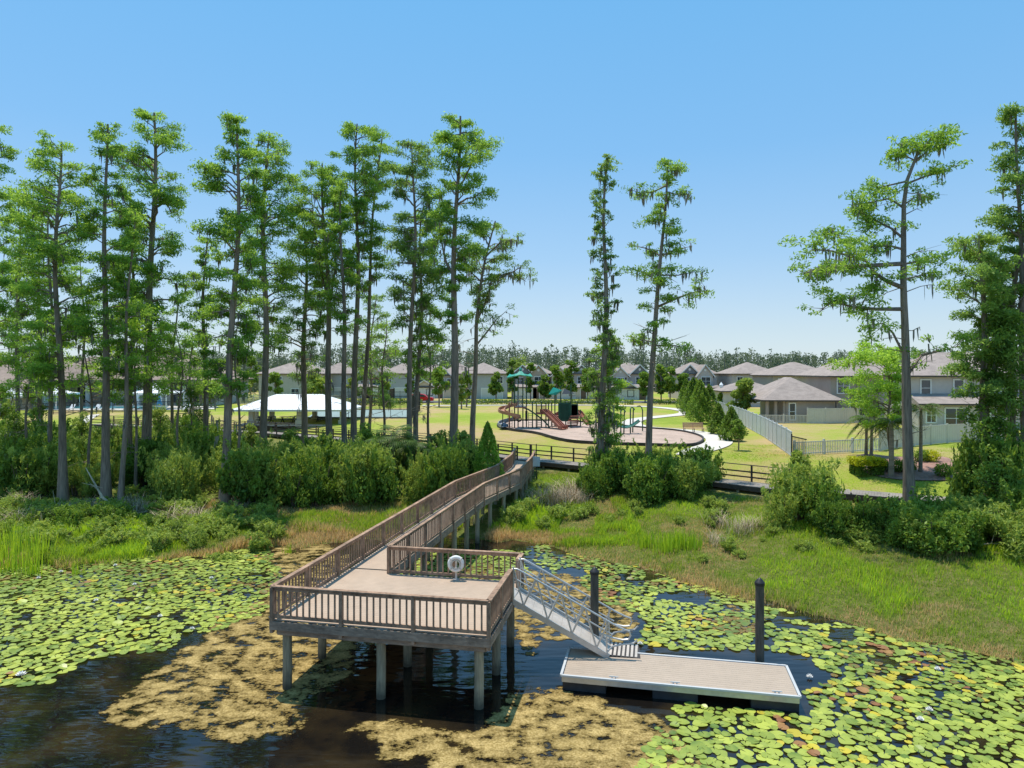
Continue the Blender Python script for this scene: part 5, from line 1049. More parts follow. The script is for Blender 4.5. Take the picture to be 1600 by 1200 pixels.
# ------------------------------------------------------------------ HOUSES
def house(px,Yd,label,rz=0.0,cat='house',name='house',group=None,z=None):
    x=ax(px,Yd); return thing(name,(x,Yd,gz(x,Yd) if z is None else z),label,cat,group,rz=rz,world=False)
def wallbox(t,boxes,m):
    b=MB()
    for (x0,x1,y0,y1,z0,z1) in boxes: b.box(((x0+x1)/2,(y0+y1)/2,(z0+z1)/2),(x1-x0,y1-y0,z1-z0))
    return b.build('wall',M[m],t)
def hip(t,x0,x1,y0,y1,z,h,m='shingle',ov=.5,ridge=None,gutter=True):
    x0-=ov;x1+=ov;y0-=ov;y1+=ov; wx,wy=x1-x0,y1-y0; r=min(wx,wy)/2; cx,cy=(x0+x1)/2,(y0+y1)/2
    if wx>=wy: a=(x0+r,cy,z+h); c=(x1-r,cy,z+h)
    else: a=(cx,y0+r,z+h); c=(cx,y1-r,z+h)
    b=MB(); p=[(x0,y0,z),(x1,y0,z),(x1,y1,z),(x0,y1,z)]
    if wx>=wy: b.quad(p[0],p[1],c,a); b.quad(p[1],p[2],c); b.quad(p[2],p[3],a,c); b.quad(p[3],p[0],a)
    else: b.quad(p[0],p[1],a); b.quad(p[1],p[2],c,a); b.quad(p[2],p[3],c); b.quad(p[3],p[0],a,c)
    b.quad(p[3],p[2],p[1],p[0])
    o=b.build('roof',M[m],t,smooth=False)
    if gutter:
        b=MB(); 
        for q,w_ in ((0,1),(1,2),(2,3),(3,0)): b.bar((p[q][0],p[q][1],z-.09),(p[w_][0],p[w_][1],z-.09),.12,.16)
        b.build('gutter',M['darktrim'],t)
    return o
def gable(t,x0,x1,y0,y1,z,h,m='shingle',wm='wallg',ov=.4,vent=True):
    cx=(x0+x1)/2; b=MB(); k=h/((x1-x0)/2)
    for s in (-1,1):
        e=cx+s*((x1-x0)/2+ov); zz=z-k*ov
        P=[(cx,y0-ov,z+h+.02),(e,y0-ov,zz+.02),(e,y1,zz+.02),(cx,y1,z+h+.02)]; b.quad(*P); b.quad(*[(a,c,d-.14) for a,c,d in reversed(P)]); b.quad(P[0],P[1],(P[1][0],P[1][1],P[1][2]-.14),(P[0][0],P[0][1],P[0][2]-.14))
    b.build('roof',M[m],t,smooth=False)
    b=MB(); b.quad((x0,y0,z-.02),(x1,y0,z-.02),(cx,y0,z+h-.1)); b.build('gable_wall',M[wm],t)
    b=MB()
    for s in (-1,1): b.bar((cx,y0-ov-.03,z+h-.02),(cx+s*((x1-x0)/2+ov),y0-ov-.03,z-k*ov-.02),.06,.2)
    b.build('gable_trim',M['trim'],t)
    if vent:
        b=MB(); b.tube([(cx,y0-.04,z+h*.45),(cx,y0-.0,z+h*.45)],.28,14); b.build('vent',M['trim'],t)
def window(t,x,z,w,h,y,mull=2,fm='trim',fr=.14,shut=False,side=None):
    b=MB(); yy=y-.05
    def bx(cx,cz,sx,sz,d=.1,off=0): 
        if side: b.box((y+side*(.05+off),cx,cz),(d,sx,sz))
        else: b.box((cx,yy-off,cz),(sx,d,sz))
    bx(x,z+h/2+fr/2,w+2*fr,fr); bx(x,z-h/2-fr/2,w+2*fr,fr); bx(x-w/2-fr/2,z,fr,h); bx(x+w/2+fr/2,z,fr,h)
    for k in range(1,mull): bx(x-w/2+w*k/mull,z,.06,h,.06)
    bx(x,z,w,.06,.055)
    o=b.build('window',M[fm],t); c=MB()
    if side: c.box((y+side*.03,x,z),(.04,w,h))
    else: c.box((x,y-.02,z),(w,.04,h))
    c.build('pane',M['glass'],o)
    if shut:
        for s in (-1,1): b=MB(); b.box((x+s*(w/2+fr+.25),y-.05,z),(.4,.08,h+.2)); b.build('shutter',M['darktrim'],t)
def door(t,x,w,h,y,m='door',name='door',z0=0):
    b=MB(); b.box((x,y-.05,z0+h/2),(w,.1,h)); o=b.build(name,M[m],t); 
    b=MB(); b.box((x,y-.04,z0+h+.08),(w+.3,.12,.16)); b.box((x-w/2-.08,y-.04,z0+h/2),(.16,.12,h)); b.box((x+w/2+.08,y-.04,z0+h/2),(.16,.12,h)); b.build('door_frame',M['trim'],o)
# --- near right houses
Yh=76; t=house(1510,Yh,'large two storey grey house behind the right hand palms with a lower roof band',rz=-.06)
s=Yh/F
wallbox(t,[(-6.0,12,0,13,0,5.7)],'wallg'); hip(t,-6.0,12,0,13,5.75,2.75); wallbox(t,[(-6.3,9,-2.6,0,0,2.75)],'wallg'); 
b=MB(); b.quad((-6.7,-3.1,2.75),(9.4,-3.1,2.75),(9.2,0.02,3.75),(-6.3,.02,3.75)); b.quad((-6.7,-3.1,2.6),(-6.7,-3.1,2.75),(-6.3,.02,3.75),(-6.3,.02,2.6)); b.quad((-6.7,-3.1,2.6),(9.4,-3.1,2.6),(9.4,-3.1,2.75),(-6.7,-3.1,2.75)); b.build('roof',M['shingle'],t); b=MB(); b.bar((-6.75,-3.15,2.66),(9.4,-3.15,2.66),.12,.16); b.build('gutter',M['darktrim'],t)
for x in (-4.4,-.85,4.2): window(t,x,4.35,.95,1.75,0,1)
for x,w_,h_,z_ in ((-2.6,2.2,2.1,1.15),(1.6,1.2,1.6,1.4),(-5.2,.9,1.5,1.5)): window(t,x,z_,w_,h_,-2.6,2)
window(t,3,4.3,1,1.5,-6.0,1,side=-1)
Yh=84; t=house(1345,Yh,'two storey taupe house with a single storey porch wing and white framed windows',rz=-.08)
wallbox(t,[(-3.6,7.0,0,12,0,5.6)],'wallt'); hip(t,-3.6,7.0,0,12,5.65,2.5); window(t,-2.1,4.4,1.3,1.7,0,2); window(t,3.4,4.4,1.3,1.6,0,2); window(t,-.2,1.6,2.0,1.6,0,2); window(t,4.8,1.5,1.6,1.7,0,2); window(t,-4.6+8,1.5,1.2,1.5,0,1)
wallbox(t,[(-9.6,-3.55,-2.2,9,0,2.7)],'wallt'); hip(t,-12.0,-3.4,-2.2,9,2.75,2.7)
for x in (-11.8,-10.8,-9.8): b=MB(); b.box((x,-2.0,1.35),(.3,.3,2.7)); b.build('porch_column',M['wallt'],t)
b=MB(); b.box((-10.8,2,.06),(2.4,8,.12)); b.build('porch_floor',M['paver'],t); window(t,-8.9,1.35,.6,1.9,-2.2,1); b=MB(); b.box((-4.0,-2.75,1.35),(.12,.12,2.7)); b.build('downspout',M['darktrim'],t)
door(t,2,-2,2.1,0) if False else None
Yh=150; 
def farhouse(px,Yd,w,label,style,wm='wallg',rm='shingle',rz=0.0,h=5.6,rh=2.5,dz=0):
    t=house(px,Yd,label,rz=rz,group=None); a=w/2
    if style=='hip':
        wallbox(t,[(-a,a,0,11,0,h)],wm); hip(t,-a,a,0,11,h+.05,rh,rm)
        for x in np.linspace(-a+1.6,a-1.6,max(2,int(w/4))): window(t,x,h-1.4,1.1,1.4,0,2)
        door(t,-a+2.2,1.1,2.2,0); door(t,a-3.4,4.6,2.3,0,'garage','garage_door')
    elif style=='gables':
        wallbox(t,[(-a,a,0,11,0,h)],wm); hip(t,-a,a,0,11,h+.05,rh,rm); wallbox(t,[(-a+.2,-a+w*.42,-1.4,0,0,h-.3)],wm); gable(t,-a+.2,-a+w*.42,-1.4,5,h-.3,1.7,rm,wm)
        gable(t,a-w*.5,a-.3,-.3,5,h+.1,1.9,rm,'walld'); window(t,-a+w*.22,h-1.7,1.5,1.5,-1.4,2,shut=True); window(t,a-w*.28,h-1.5,1.3,1.4,0,2); window(t,a-w*.08,h-1.5,.8,1.3,0,1)
        wallbox(t,[(-a-.2,a+.1,-3.2,-1.4,0,2.6)],wm); hip(t,-a-.2,a+.1,-3.2,-1.45,2.62,.7,rm,ov=.35); gable(t,-a+w*.12,-a+w*.55,-3.4,-1.5,2.9,1.2,rm,wm,vent=False); door(t,-a+3.0,4.4,2.2,-3.2,'garage','garage_door'); door(t,a-2.4,1.2,2.2,-3.2); window(t,a-4.8,1.4,1.2,1.3,-3.2,2)
    elif style=='gable1':
        wallbox(t,[(-a,a,0,11,0,h)],wm); hip(t,-a,a,0,11,h+.05,rh,rm); wallbox(t,[(-a+w*.42,a-1.4,-1.8,0,0,h-.2)],wm); gable(t,-a+w*.42,a-1.4,-1.8,5,h-.2,2.2,rm,wm); gable(t,-a+.2,-a+w*.5,-.3,5,h+.1,1.9,rm,'walld'); window(t,-a+w*.64,h-1.6,1.9,1.7,-1.8,2); window(t,-a+w*.2,h-1.6,1.2,1.4,0,2); wallbox(t,[(-a,a,-3.4,-1.8,0,2.6)],wm); hip(t,-a,a,-3.4,-1.8,2.62,.6,rm,ov=.3); door(t,-a+3.2,4.4,2.2,-3.4,'garage','garage_door'); door(t,a-4,1.2,2.2,-3.4)
    elif style=='blank':
        wallbox(t,[(-a,a,0,11,0,h)],wm); hip(t,-a,a,0,11,h+.05,rh,rm)
        for x in (-a+2.2,-a+3.5,-a+4.8): window(t,x,h-.95,.55,.55,0,1)
        window(t,a-3,h-1.5,1.2,1.4,0,2); window(t,a-6,1.5,1.6,1.5,0,2)
    return t
farhouse(985,150,8.6,'grey house with two small front gables and shuttered window left of the open limbed cypress','gables')
farhouse(1091,150,8.2,'light grey gabled house behind the row of junipers','gable1','wallg')
t=farhouse(1181,146,10,'hip roofed grey house with a square upper storey seen over the small round tree','hip','wallg')
farhouse(1258,128,12,'hip roofed house partly hidden behind the porch wing','hip','wallt',h=5.4)
farhouse(893,155,9.5,'tan house half hidden behind small pines right of the playground canopy','gables','wallc')
farhouse(832,156,9.5,'taupe house with a steep gable directly behind the teal canopy','gable1','wallt')
farhouse(754,152,11,'grey blue house with a white garage left of the playground canopy','hip','wallb')
farhouse(676,158,9,'tan house with a small porch gable behind the red car','gables','wallc',h=5.2)
farhouse(626,156,8.5,'pale house with a wide window between the two parallel cypresses','hip','wallb')
farhouse(583,158,7.5,'white house with gable seen between slim trunks right of the pavilion','gable1','wallc')
farhouse(523,158,7.5,'pale blue house behind the right end of the pavilion roof','hip','wallb')
farhouse(454,150,14,'cream two storey house with three small square windows above the pavilion','blank','wallc')
farhouse(715,166,8,'far beige house seen between the tallest central cypress and the crooked one','hip','wallc')
t=house(1218,118,'low dark grey roofed wing beside the lamp behind the vinyl fence',rz=-.1); wallbox(t,[(-9.5,0,0,8,0,2.7)],'wallg'); hip(t,-9.5,0,0,8,2.75,1.7); window(t,-4,1.5,1.4,1.3,0,2); window(t,-7,1.5,1,1.3,0,1)
t=house(60,150,'brown roofed house behind the clubhouse with three tiny windows'); wallbox(t,[(-9,5,0,12,0,6.5)],'wallb'); hip(t,-9,5,0,12,6.5,3,'shinglebrown'); [window(t,x,5.6,.7,.7,0,1) for x in (0.4,1.8,3.2)]
t=house(-30,112,'brown roofed building cut by the left edge of the picture'); wallbox(t,[(-12,8,0,12,0,3.6)],'wallc'); hip(t,-12,8,0,12,3.7,3.6,'shinglebrown'); window(t,3,1.8,2,1.8,0,2)
# clubhouse
Yh=122; t=house(196,Yh,'long clubhouse with a huge brown hip roof behind the swimming pool',cat='clubhouse',name='clubhouse'); 
wallbox(t,[(-15,15,2,18,0,4.6)],'wallc'); hip(t,-15,15,0,18,4.65,5.4,'shinglebrown',ov=.9); hip(t,-11,-2,-4,9,4.7,4.2,'shinglebrown',ov=.5)
for x in (-14.5,-10.8,-6.5,-2,2.4,6.5,10.8,14.5): b=MB(); b.box((x,-.3,2.3),(.6,.6,4.6)); b.build('column',M['trim'],t)
for x in (-12.6,-8.6,-4.2,.2,4.4,8.6,12.6): window(t,x,1.9,2.0,2.5,2,2,'darktrim')
for x in (-3,4): b=MB(); b.box((x,2.5,8.2),(1.5,.6,.3)); b.build('roof_vent',M['darktrim'],t)
# pool area
patch('pool_deck',smoothloop([g2(*p) for p in ((-60,642),(330,642),(345,634),(-60,634))],1),M['paver'],.08,'pale concrete deck around the swimming pool')
x0,y0=ax(130,112),112; b=MB(); 
b.prism([(ax(60,114),112),(ax(265,114),112),(ax(262,118),118.5),(ax(70,118),118.5)],gz(x0,y0)+.05,gz(x0,y0)+.13); tag(b.build('pool_water',M['pool']),'turquoise swimming pool water seen through the fence',kind='structure')
def fence(name,P,h,m,label,cat='fence',postm=None,step=2.4,style='picket',dz=0,zs=None,group=None,capz=.1):
    t=thing(name,(P[0][0],P[0][1],gz(*P[0])),label,cat,group); pb=MB()
    for (p,q) in zip(P[:-1],P[1:]):
        p=Vector((p[0],p[1],0)); q=Vector((q[0],q[1],0)); L=(q-p).length; n=max(1,round(L/step)); ang=math.atan2(q.y-p.y,q.x-p.x)
        for i in range(n):
            a=p.lerp(q,i/n); c=p.lerp(q,(i+1)/n); za,zc=gz(a.x,a.y)+dz,gz(c.x,c.y)+dz
            if style=='panel':
                k=8
                for j in range(k):
                    u=a.lerp(c,(j+.5)/k); w_=(c-a).length/k; zz=za+(zc-za)*(j+.5)/k; pb.box((u.x,u.y,zz+h/2+.02),(w_*.94,.035,h-.1),rz=ang)
                pb.bar((a.x,a.y,za+h-.03),(c.x,c.y,zc+h-.03),.06,.1); pb.bar((a.x,a.y,za+.08),(c.x,c.y,zc+.08),.06,.1)
            else:
                pb.bar((a.x,a.y,za+h-.08),(c.x,c.y,zc+h-.08),.04,.07); pb.bar((a.x,a.y,za+.15),(c.x,c.y,zc+.15),.04,.07)
                k=int((c-a).length/(.16 if style=='picket' else .14)); 
                for j in range(1,k): u=a.lerp(c,j/k); zz=za+(zc-za)*j/k; w_=.07 if style=='picket' else .02; pb.box((u.x,u.y,zz+h/2),(w_,.02,h-.06),rz=ang)
            b=MB(); b.box((a.x,a.y,za+h/2+.04),(.13,.13,h+.12) if style!='bar' else (.07,.07,h+.1),rz=ang); b.build('post',M[postm or m],t)
    pb.build('panels',M[m],t,smooth=False); return t
fence('privacy_fence',[g2(1119,646),g2(1160,664),g2(1196,684),g2(1237,714)],1.85,'vgap','long white vinyl privacy fence running from the junipers towards the lake','fence','vinyl',style='panel')
x,y=g2(1237,714); fence('black_fence',[(x,y),(x+.45,y-1.5)],1.6,'black','black mesh fence end piece sloping down from the white privacy fence',style='bar')
fence('picket_fence',[g2(1241,712),g2(1375,705)],1.05,'vinyl','white picket fence along the lake side of the backyard',style='picket')
fence('privacy_fence',[g2(1375,705),g2(1400,700),g2(1480,692),g2(1570,688)],1.6,'vinylt','tan solid fence continuing right from the white picket fence',style='panel')
fence('picket_fence',[g2(1150,661),g2(1262,662)],1.05,'vinylt','far picket fence across the back of the neighbouring yard',style='picket')
fence('privacy_fence',[g2(1262,662),g2(1290,662),g2(1342,661)],1.8,'vinylt','far tan solid fence joining the porch wing',style='panel')
fence('pool_fence',[(ax(-40,103),103),(ax(330,103),103)],1.7,'black','black bar fence along the near side of the swimming pool',style='bar',step=3)
fence('yard_fence',[(ax(375,128),128),(ax(545,128),128)],1.7,'vinylt','pale picket fence behind the pavilion lawn',style='picket')
# tents over the pool deck
def tent(px,Yd,pz_,w,label):
    x=ax(px,Yd); z0=gz(x,Yd); t=thing('pool_canopy',(x,Yd,z0),label,'canopy','white canopies by the pool'); ze=z0+pz_; b=MB(); a=w/2; ap=(x,Yd,ze+1.6); c=[(x-a,Yd-a,ze),(x+a,Yd-a,ze),(x+a,Yd+a,ze),(x-a,Yd+a,ze)]
    for i in range(4):
        p=Vector(c[i]); q=Vector(c[(i+1)%4]); m_=Vector(ap)
        for k in range(4):
            f0,f1=k/4,(k+1)/4
            def S(p,f): r=p.lerp(m_,f); r.z-=.35*math.sin(PI*f); return tuple(r)
            b.quad(S(p,f0),S(q,f0),S(q,f1),S(p,f1)) if k<3 else b.quad(S(p,f0),S(q,f0),tuple(m_))
        b.quad(tuple(p),tuple(q),tuple(q-Vector((0,0,.3))),tuple(p-Vector((0,0,.3))))
    b.build('roof',M['white'],t)
    for p in c: b=MB(); b.box((p[0],p[1],(z0+ze)/2),(.14,.14,ze-z0)); b.build('pole',M['trim'],t)
tent(245,112,2.7,6.2,'white peaked canopy by the pool in front of the tallest left cypress'); tent(78,112,2.6,6,'white peaked canopy by the pool seen between the first trunks'); tent(12,110,2.2,5,'pale canopy at the left end of the pool')
x,y=ax(249,107),107; t=thing('patio_umbrella',(x,y,gz(x,y)),'folded blue patio umbrella beside the pool fence','umbrella'); b=MB(); b.lathe((x,y,gz(x,y)+.9),[(.45,0),(.3,.6),(.12,1.3),(0,1.6)],8); b.build('cloth',M['bluecloth'],t); b=MB(); b.tube([(x,y,gz(x,y)),(x,y,gz(x,y)+1.6)],.04,6); b.build('pole',M['white'],t)
for i,px in enumerate((286,294,150,160,110,200)):
    x,y=ax(px,106),106.; z=gz(x,y)+.08; t=thing('lounge_chair',(x,y,z),'pale lounge chair on the pool deck behind the fence','lounge chair','lounge chairs by the pool'); b=MB(); b.bar((x,y-.9,z+.35),(x,y+.3,z+.35),.65,.06); b.build('seat',M['white'],t); b=MB(); b.bar((x,y+.3,z+.35),(x,y+.85,z+.95),.65,.06); b.build('backrest',M['white'],t)
    for u,v in ((-.28,-.8),(.28,-.8),(-.28,.25),(.28,.25)): b=MB(); b.box((x+u,y+v,z+.17),(.05,.05,.34)); b.build('leg',M['trim'],t)
ribbon('path',[(ax(148,101),101),(ax(132,97),97),(ax(118,93),93)],1.5,M['concrete'],.07,'short concrete path up to the pool gate')
# pavilion
Yp=82; x0,x1=ax(357,Yp),ax(543,Yp); gp_=gz(0.5*(x0+x1),Yp+3); pv=thing('pavilion',((x0+x1)/2,Yp,gp_),'open picnic pavilion with a white metal hip roof on square columns','pavilion')
ze=az(641.5,Yp); zr=az(616,Yp+4.5); ya,yb=Yp,Yp+9; b=MB(); r=4.2; a=(x0+r,Yp+4.5,zr); c=(x1-r,Yp+4.5,zr); p=[(x0,ya,ze),(x1,ya,ze),(x1,yb,ze),(x0,yb,ze)]
b.quad(p[0],p[1],c,a); b.quad(p[1],p[2],c); b.quad(p[2],p[3],a,c); b.quad(p[3],p[0],a)
for k in range(1,34): 
    f=k/34; xx=x0+(x1-x0)*f; g=min(1,min(xx-x0,x1-xx)/r); b.bar((xx,ya,ze+.02),(xx,ya+4.5*g,ze+(zr-ze)*g+.02),.04,.04)
b.build('roof',M['white'],pv,smooth=False)
b=MB(); [b.bar(p[i],p[(i+1)%4],.14,.22) for i in range(4)]; b.build('eave_trim',M['trim'],pv)
for px,dy in ((393,.8),(468,.8),(535,.8),(425,7.8),(492,7.8),(400,7.8)):
    x=ax(px,Yp+dy); b=MB(); b.box((x,Yp+dy,(gp_-.4+ze)/2),(.55,.55,ze-gp_+.4)); b.box((x,Yp+dy,gp_+.3),(.8,.8,.8)); b.build('column',M['wallc'],pv)
b=MB(); b.box(((x0+x1)/2,Yp+4.5,gp_+.03),(x1-x0-1,8,.14)); b.build('floor_slab',M['paver'],pv)
for i,px in enumerate((415,450,505)):
    x,y=ax(px,Yp+4),Yp+4.; z=gp_+.1; t=thing('picnic_table',(x,y,z),['dark picnic table under the left part of the pavilion roof','dark picnic table in the middle of the pavilion','dark picnic table at the right end of the pavilion'][i],'picnic table'); b=MB(); b.box((x,y,z+.75),(1.9,.8,.06)); b.build('tabletop',M['black'],t)
    for s_ in (-.7,.7): b=MB(); b.box((x,y+s_,z+.45),(1.9,.28,.05)); b.build('bench',M['black'],t)
    for s_ in (-.7,.7): b=MB(); b.bar((x+s_,y-.7,z),(x+s_,y+.35,z+.75),.07,.07); b.bar((x+s_,y+.7,z),(x+s_,y-.35,z+.75),.07,.07); b.build('leg',M['black'],t)
# sports court with dark fence
xa,xb=ax(505,98),ax(656,98); patch('court_surface',[(xa,90),(xb*1.0,90),(xb*1.1,108),(xa*1.12,108)],M['court'],.10,'grey green sports court surface')
fence('court_fence',[(xa*1.12,108),(xb*1.1,108),(xb,90),(xa,90)],3.0,'black','tall black mesh fence around the sports court',style='bar',step=3)
# street, hedge band, parked red car, lamp
ribbon('street',[(-160,136),(-60,137),(0,137),(60,134),(120,130)],8,M['asphalt'],.08,'asphalt street in front of the far houses')
def hedge(x0,x1,Yd,h,label,seed,name='hedge',d=1.2,m='bush',group=None,tb=.3):
    rs=np.random.RandomState(seed); n=int(abs(x1-x0)*130*h); x=rs.uniform(x0,x1,n); y=Yd+rs.uniform(-d/2,d/2,n); z=ground(x,y)+rs.uniform(0,1,n)**.7*h*(.75+.35*vnoise(x,y,1.3,seed)); V,Q=leafquads(np.stack([x,y,z],1),.13,.6,.2,rs); tag(npmesh(name,V,Q,M[m],None,np.repeat(np.clip(tb+rs.normal(size=n)*.14,0,1),4)),label,'hedge',group)
hedge(ax(690,127),ax(960,127),127,1.0,'long low dark hedge between the lawn and the street behind the playground',1)
hedge(ax(1020,127),ax(1068,127),127,1.1,'short dark hedge left of the junipers',2); hedge(ax(540,125),ax(660,125),125,1.3,'dark hedge behind the sports court',3); hedge(ax(975,126),ax(990,126),126,1.2,'boxy dark hedge piece beside the gabled grey house drive',4)
hedge(ax(370,131),ax(500,131),131,.9,'low hedge under the cream house wall',6)
cxp,cyp=ax(659,133),133.; czp=gz(cxp,cyp)+.1; car=thing('parked_car',(cxp,cyp,czp),'red car parked on the street behind the sports court','car')
prof=[(-2.3,.35),(-2.3,.95),(-2.15,1.1),(-1.75,1.6),(-.3,1.72),(.55,1.55),(1.15,1.08),(2.1,.95),(2.3,.75),(2.3,.35)]
b=MB(); b.v=[(cxp+a,cyp-.92,czp+c) for a,c in prof]+[(cxp+a,cyp+.92,czp+c) for a,c in prof]; n=len(prof); b.f=[tuple(range(n)),tuple(reversed(range(n,2*n)))]+[(i,(i+n),(i+1)%n+n,(i+1)%n) for i in range(n)]; b.build('body',M['red'],car,bevel=.06)
b=MB(); b.quad(*[(cxp+a,cyp-.935,czp+c) for a,c in ((-1.85,1.12),(.95,1.12),(.45,1.5),(-.35,1.62),(-1.6,1.52))]); b.build('side_window',M['glass'],car)
for a in (-1.45,1.45):
    b=MB(); b.tube([(cxp+a,cyp-.97,czp+.33),(cxp+a,cyp-.7,czp+.33)],.34,16); w_=b.build('wheel',M['tyre'],car); b=MB(); b.tube([(cxp+a,cyp-.99,czp+.33),(cxp+a,cyp-.95,czp+.33)],.2,12); b.build('rim',M['alu'],w_)
x,y=ax(1127,124),124.; z=gz(x,y); t=thing('street_lamp',(x,y,z),'white topped street lamp beside the low grey roof','street lamp'); b=MB(); b.tube([(x,y,z),(x,y,az(607,y))],[.12,.07],8); b.build('post',M['black'],t); b=MB(); b.lathe((x,y,az(607,y)),[(.18,0),(.34,.35),(.36,.7),(.15,.95),(.03,1.2)],10); b.build('lamp_head',M['white'],t)
for i,(p,q) in enumerate(((778,632),(1128,668))): pass
# ------------------------------------------------------------------ garden planting
J_=[(1072,642,1.5,5.0),(1083,652,1.6,5.3),(1095,650,1.5,4.9),(1094,662,1.7,5.2),(1108,662,1.6,4.6),(1123,679,1.05,3.0),(1143,689,1.1,3.0),(1078,646,1.4,4.6)]
jl=['far left juniper of the row along the white fence','second juniper in the row along the white fence, wide and dark','rear tall juniper in the row along the white fence','largest leaning juniper nearest the bench','wide juniper right of the bench','small dark cone shrub between the junipers and the thin tree','reddish small cone shrub right beside the thin tree','hindmost juniper almost hidden in the row']
for i,(p,q,R_,H_) in enumerate(J_): x,y=g2(p,q); cone_shrub('juniper',x,y,R_,H_,jl[i],'juniper','junipers along the white fence',M['bush'],60+i,n=4200,leaf=.13,dark=.42 if i not in(5,6) else .3)
def broadleaf(name,px,Yd,H,R,label,cat,group,m,seed,n=3000,leaf=.2,tb=.5,cl=.3,trunkr=.09,lobes=16,slim=1.0):
    rs=np.random.RandomState(seed); x=ax(px,Yd); t=thing(name,(x,Yd,gz(x,Yd)),label,cat,group,world=False); b=MB(); b.tube([(0,0,-.3),(.03,0,H*.4),(0,.02,H*.85)],[trunkr*1.2,trunkr,trunkr*.3],7); cs=[];ts=[]
    for k in range(lobes):
        u=rs.uniform(0,1); zc=H*(cl+.05+(.95-cl)*u*.92); rr=R*math.sin(PI*min(1,u*.75+.2))**.7*rs.uniform(.1,.75)*slim; a=rs.uniform(0,2*PI); c=np.array([rr*math.cos(a),rr*math.sin(a),zc]); b.tube([(0,0,zc*.7),tuple(c)],[trunkr*.4,.02],4); q=n//lobes; d=unit(rs.normal(size=(q,3))); lr=R*rs.uniform(.28,.5)
        cs.append(c+d*lr*rs.uniform(.3,1.1,(q,1))**.6*np.array([1,1,.75])); ts.append(np.clip(tb+rs.normal()*.1+.2*d[:,2]+rs.normal(size=q)*.12,0,1))
    b.build('trunk',M['bark'],t); cs=np.concatenate(cs); V,Q=leafquads(cs,leaf,.5,.15,rs); npmesh('crown',V,Q,m,t,np.repeat(np.concatenate(ts),4)); return t
def B(px,Yd,top,Rpx,label,m='bush',seed=1,cat='tree',name='tree',group=None,**k):
    x=ax(px,Yd); H=az(top,Yd)-gz(x,Yd); return broadleaf(name,px,Yd,H,Rpx*Yd/F,label,cat,group,M[m],seed,**k)
B(1161,88,590,24,'round bright green tree behind the white privacy fence','lbush',1,n=5200,leaf=.2,cl=.15,tb=.45); x,y=g2(1153,704); B(1154,y,655,16,'thin young tree in the lawn beside the white fence','bush',2,n=900,leaf=.1,cl=.3,trunkr=.05)
tb_=[(686,118,572,18,'broad grey green oak right of the red car','bush'),(641,140,578,10,'small dark tree beside the pale house','bush'),(430,134,583,13,'small oak in front of the cream house wall','bush'),(491,128,578,18,'bushy light tree at the right end of the cream house','lbush'),(510,130,588,12,'yellow green tree behind the pavilion roof end','lbush'),(553,128,585,12,'yellow green shrub tree behind the slim trunks','lbush'),(600,132,588,10,'small bright tree in front of the wide window house','lbush'),
(721,112,585,9,'pale thin crowned young tree on the lawn left of the playground','lbush'),(729,118,575,10,'young tree close behind the pale thin one','bush'),(775,135,580,14,'leafy tree left of the teal canopy','bush'),(800,140,560,10,'slim pine directly behind the teal canopy left side','bush'),(829,138,562,10,'tall young pine right of the teal canopy','bush'),(850,136,585,14,'spreading tree between the two shade canopies','bush'),(869,134,566,15,'bushy pine above the small shade sail','bush'),(893,134,560,14,'dark pointed pine right of the small shade sail','bush'),(918,132,570,16,'pine behind the spire-like cypress','bush'),
(1008,134,580,14,'dark pine behind the open limbed cypress','bush'),(1033,134,566,14,'tall dark pine between the two gabled houses','bush'),(1047,132,572,16,'wide pine right of the tall dark one between the gabled houses','bush'),(1067,133,585,14,'rust tinged small tree at the left of the gabled light grey house','bush'),(1085,130,580,16,'small light tree in front of the gabled light grey house','lbush'),
(330,116,596,22,'loose oak at the right end of the clubhouse','bush'),(372,150,570,20,'round light tree far behind the left end of the pavilion','lbush'),(392,160,555,16,'dark round tree on the skyline left of the cream house','bush'),(345,165,560,20,'leafy tree on the skyline right of the clubhouse roof','bush'),(8,150,545,26,'tall tree on the skyline at the left edge','bush'),(48,105,560,17,'dark ivy clad tree in front of the left canopy','bush'),(5,92,600,18,'light leafy tree at the left edge before the pool','lbush'),(300,160,548,20,'tree on the skyline behind the right part of the clubhouse roof','lbush'),(1128,120,615,8,'narrow dark shrub tree beside the lamp','bush'),(1300,100,552,16,'light green tree top rising over the porch wing roof','lbush'),(810,200,552,22,'bare pale tree on the skyline left of the spire','lbush')]
for i,(p,Yd,tp_,R_,l,m) in enumerate(tb_): B(p,Yd,tp_,R_,l,m,seed=200+i,n=1500,leaf=.3 if Yd>100 else .2,cl=.22,trunkr=.12)
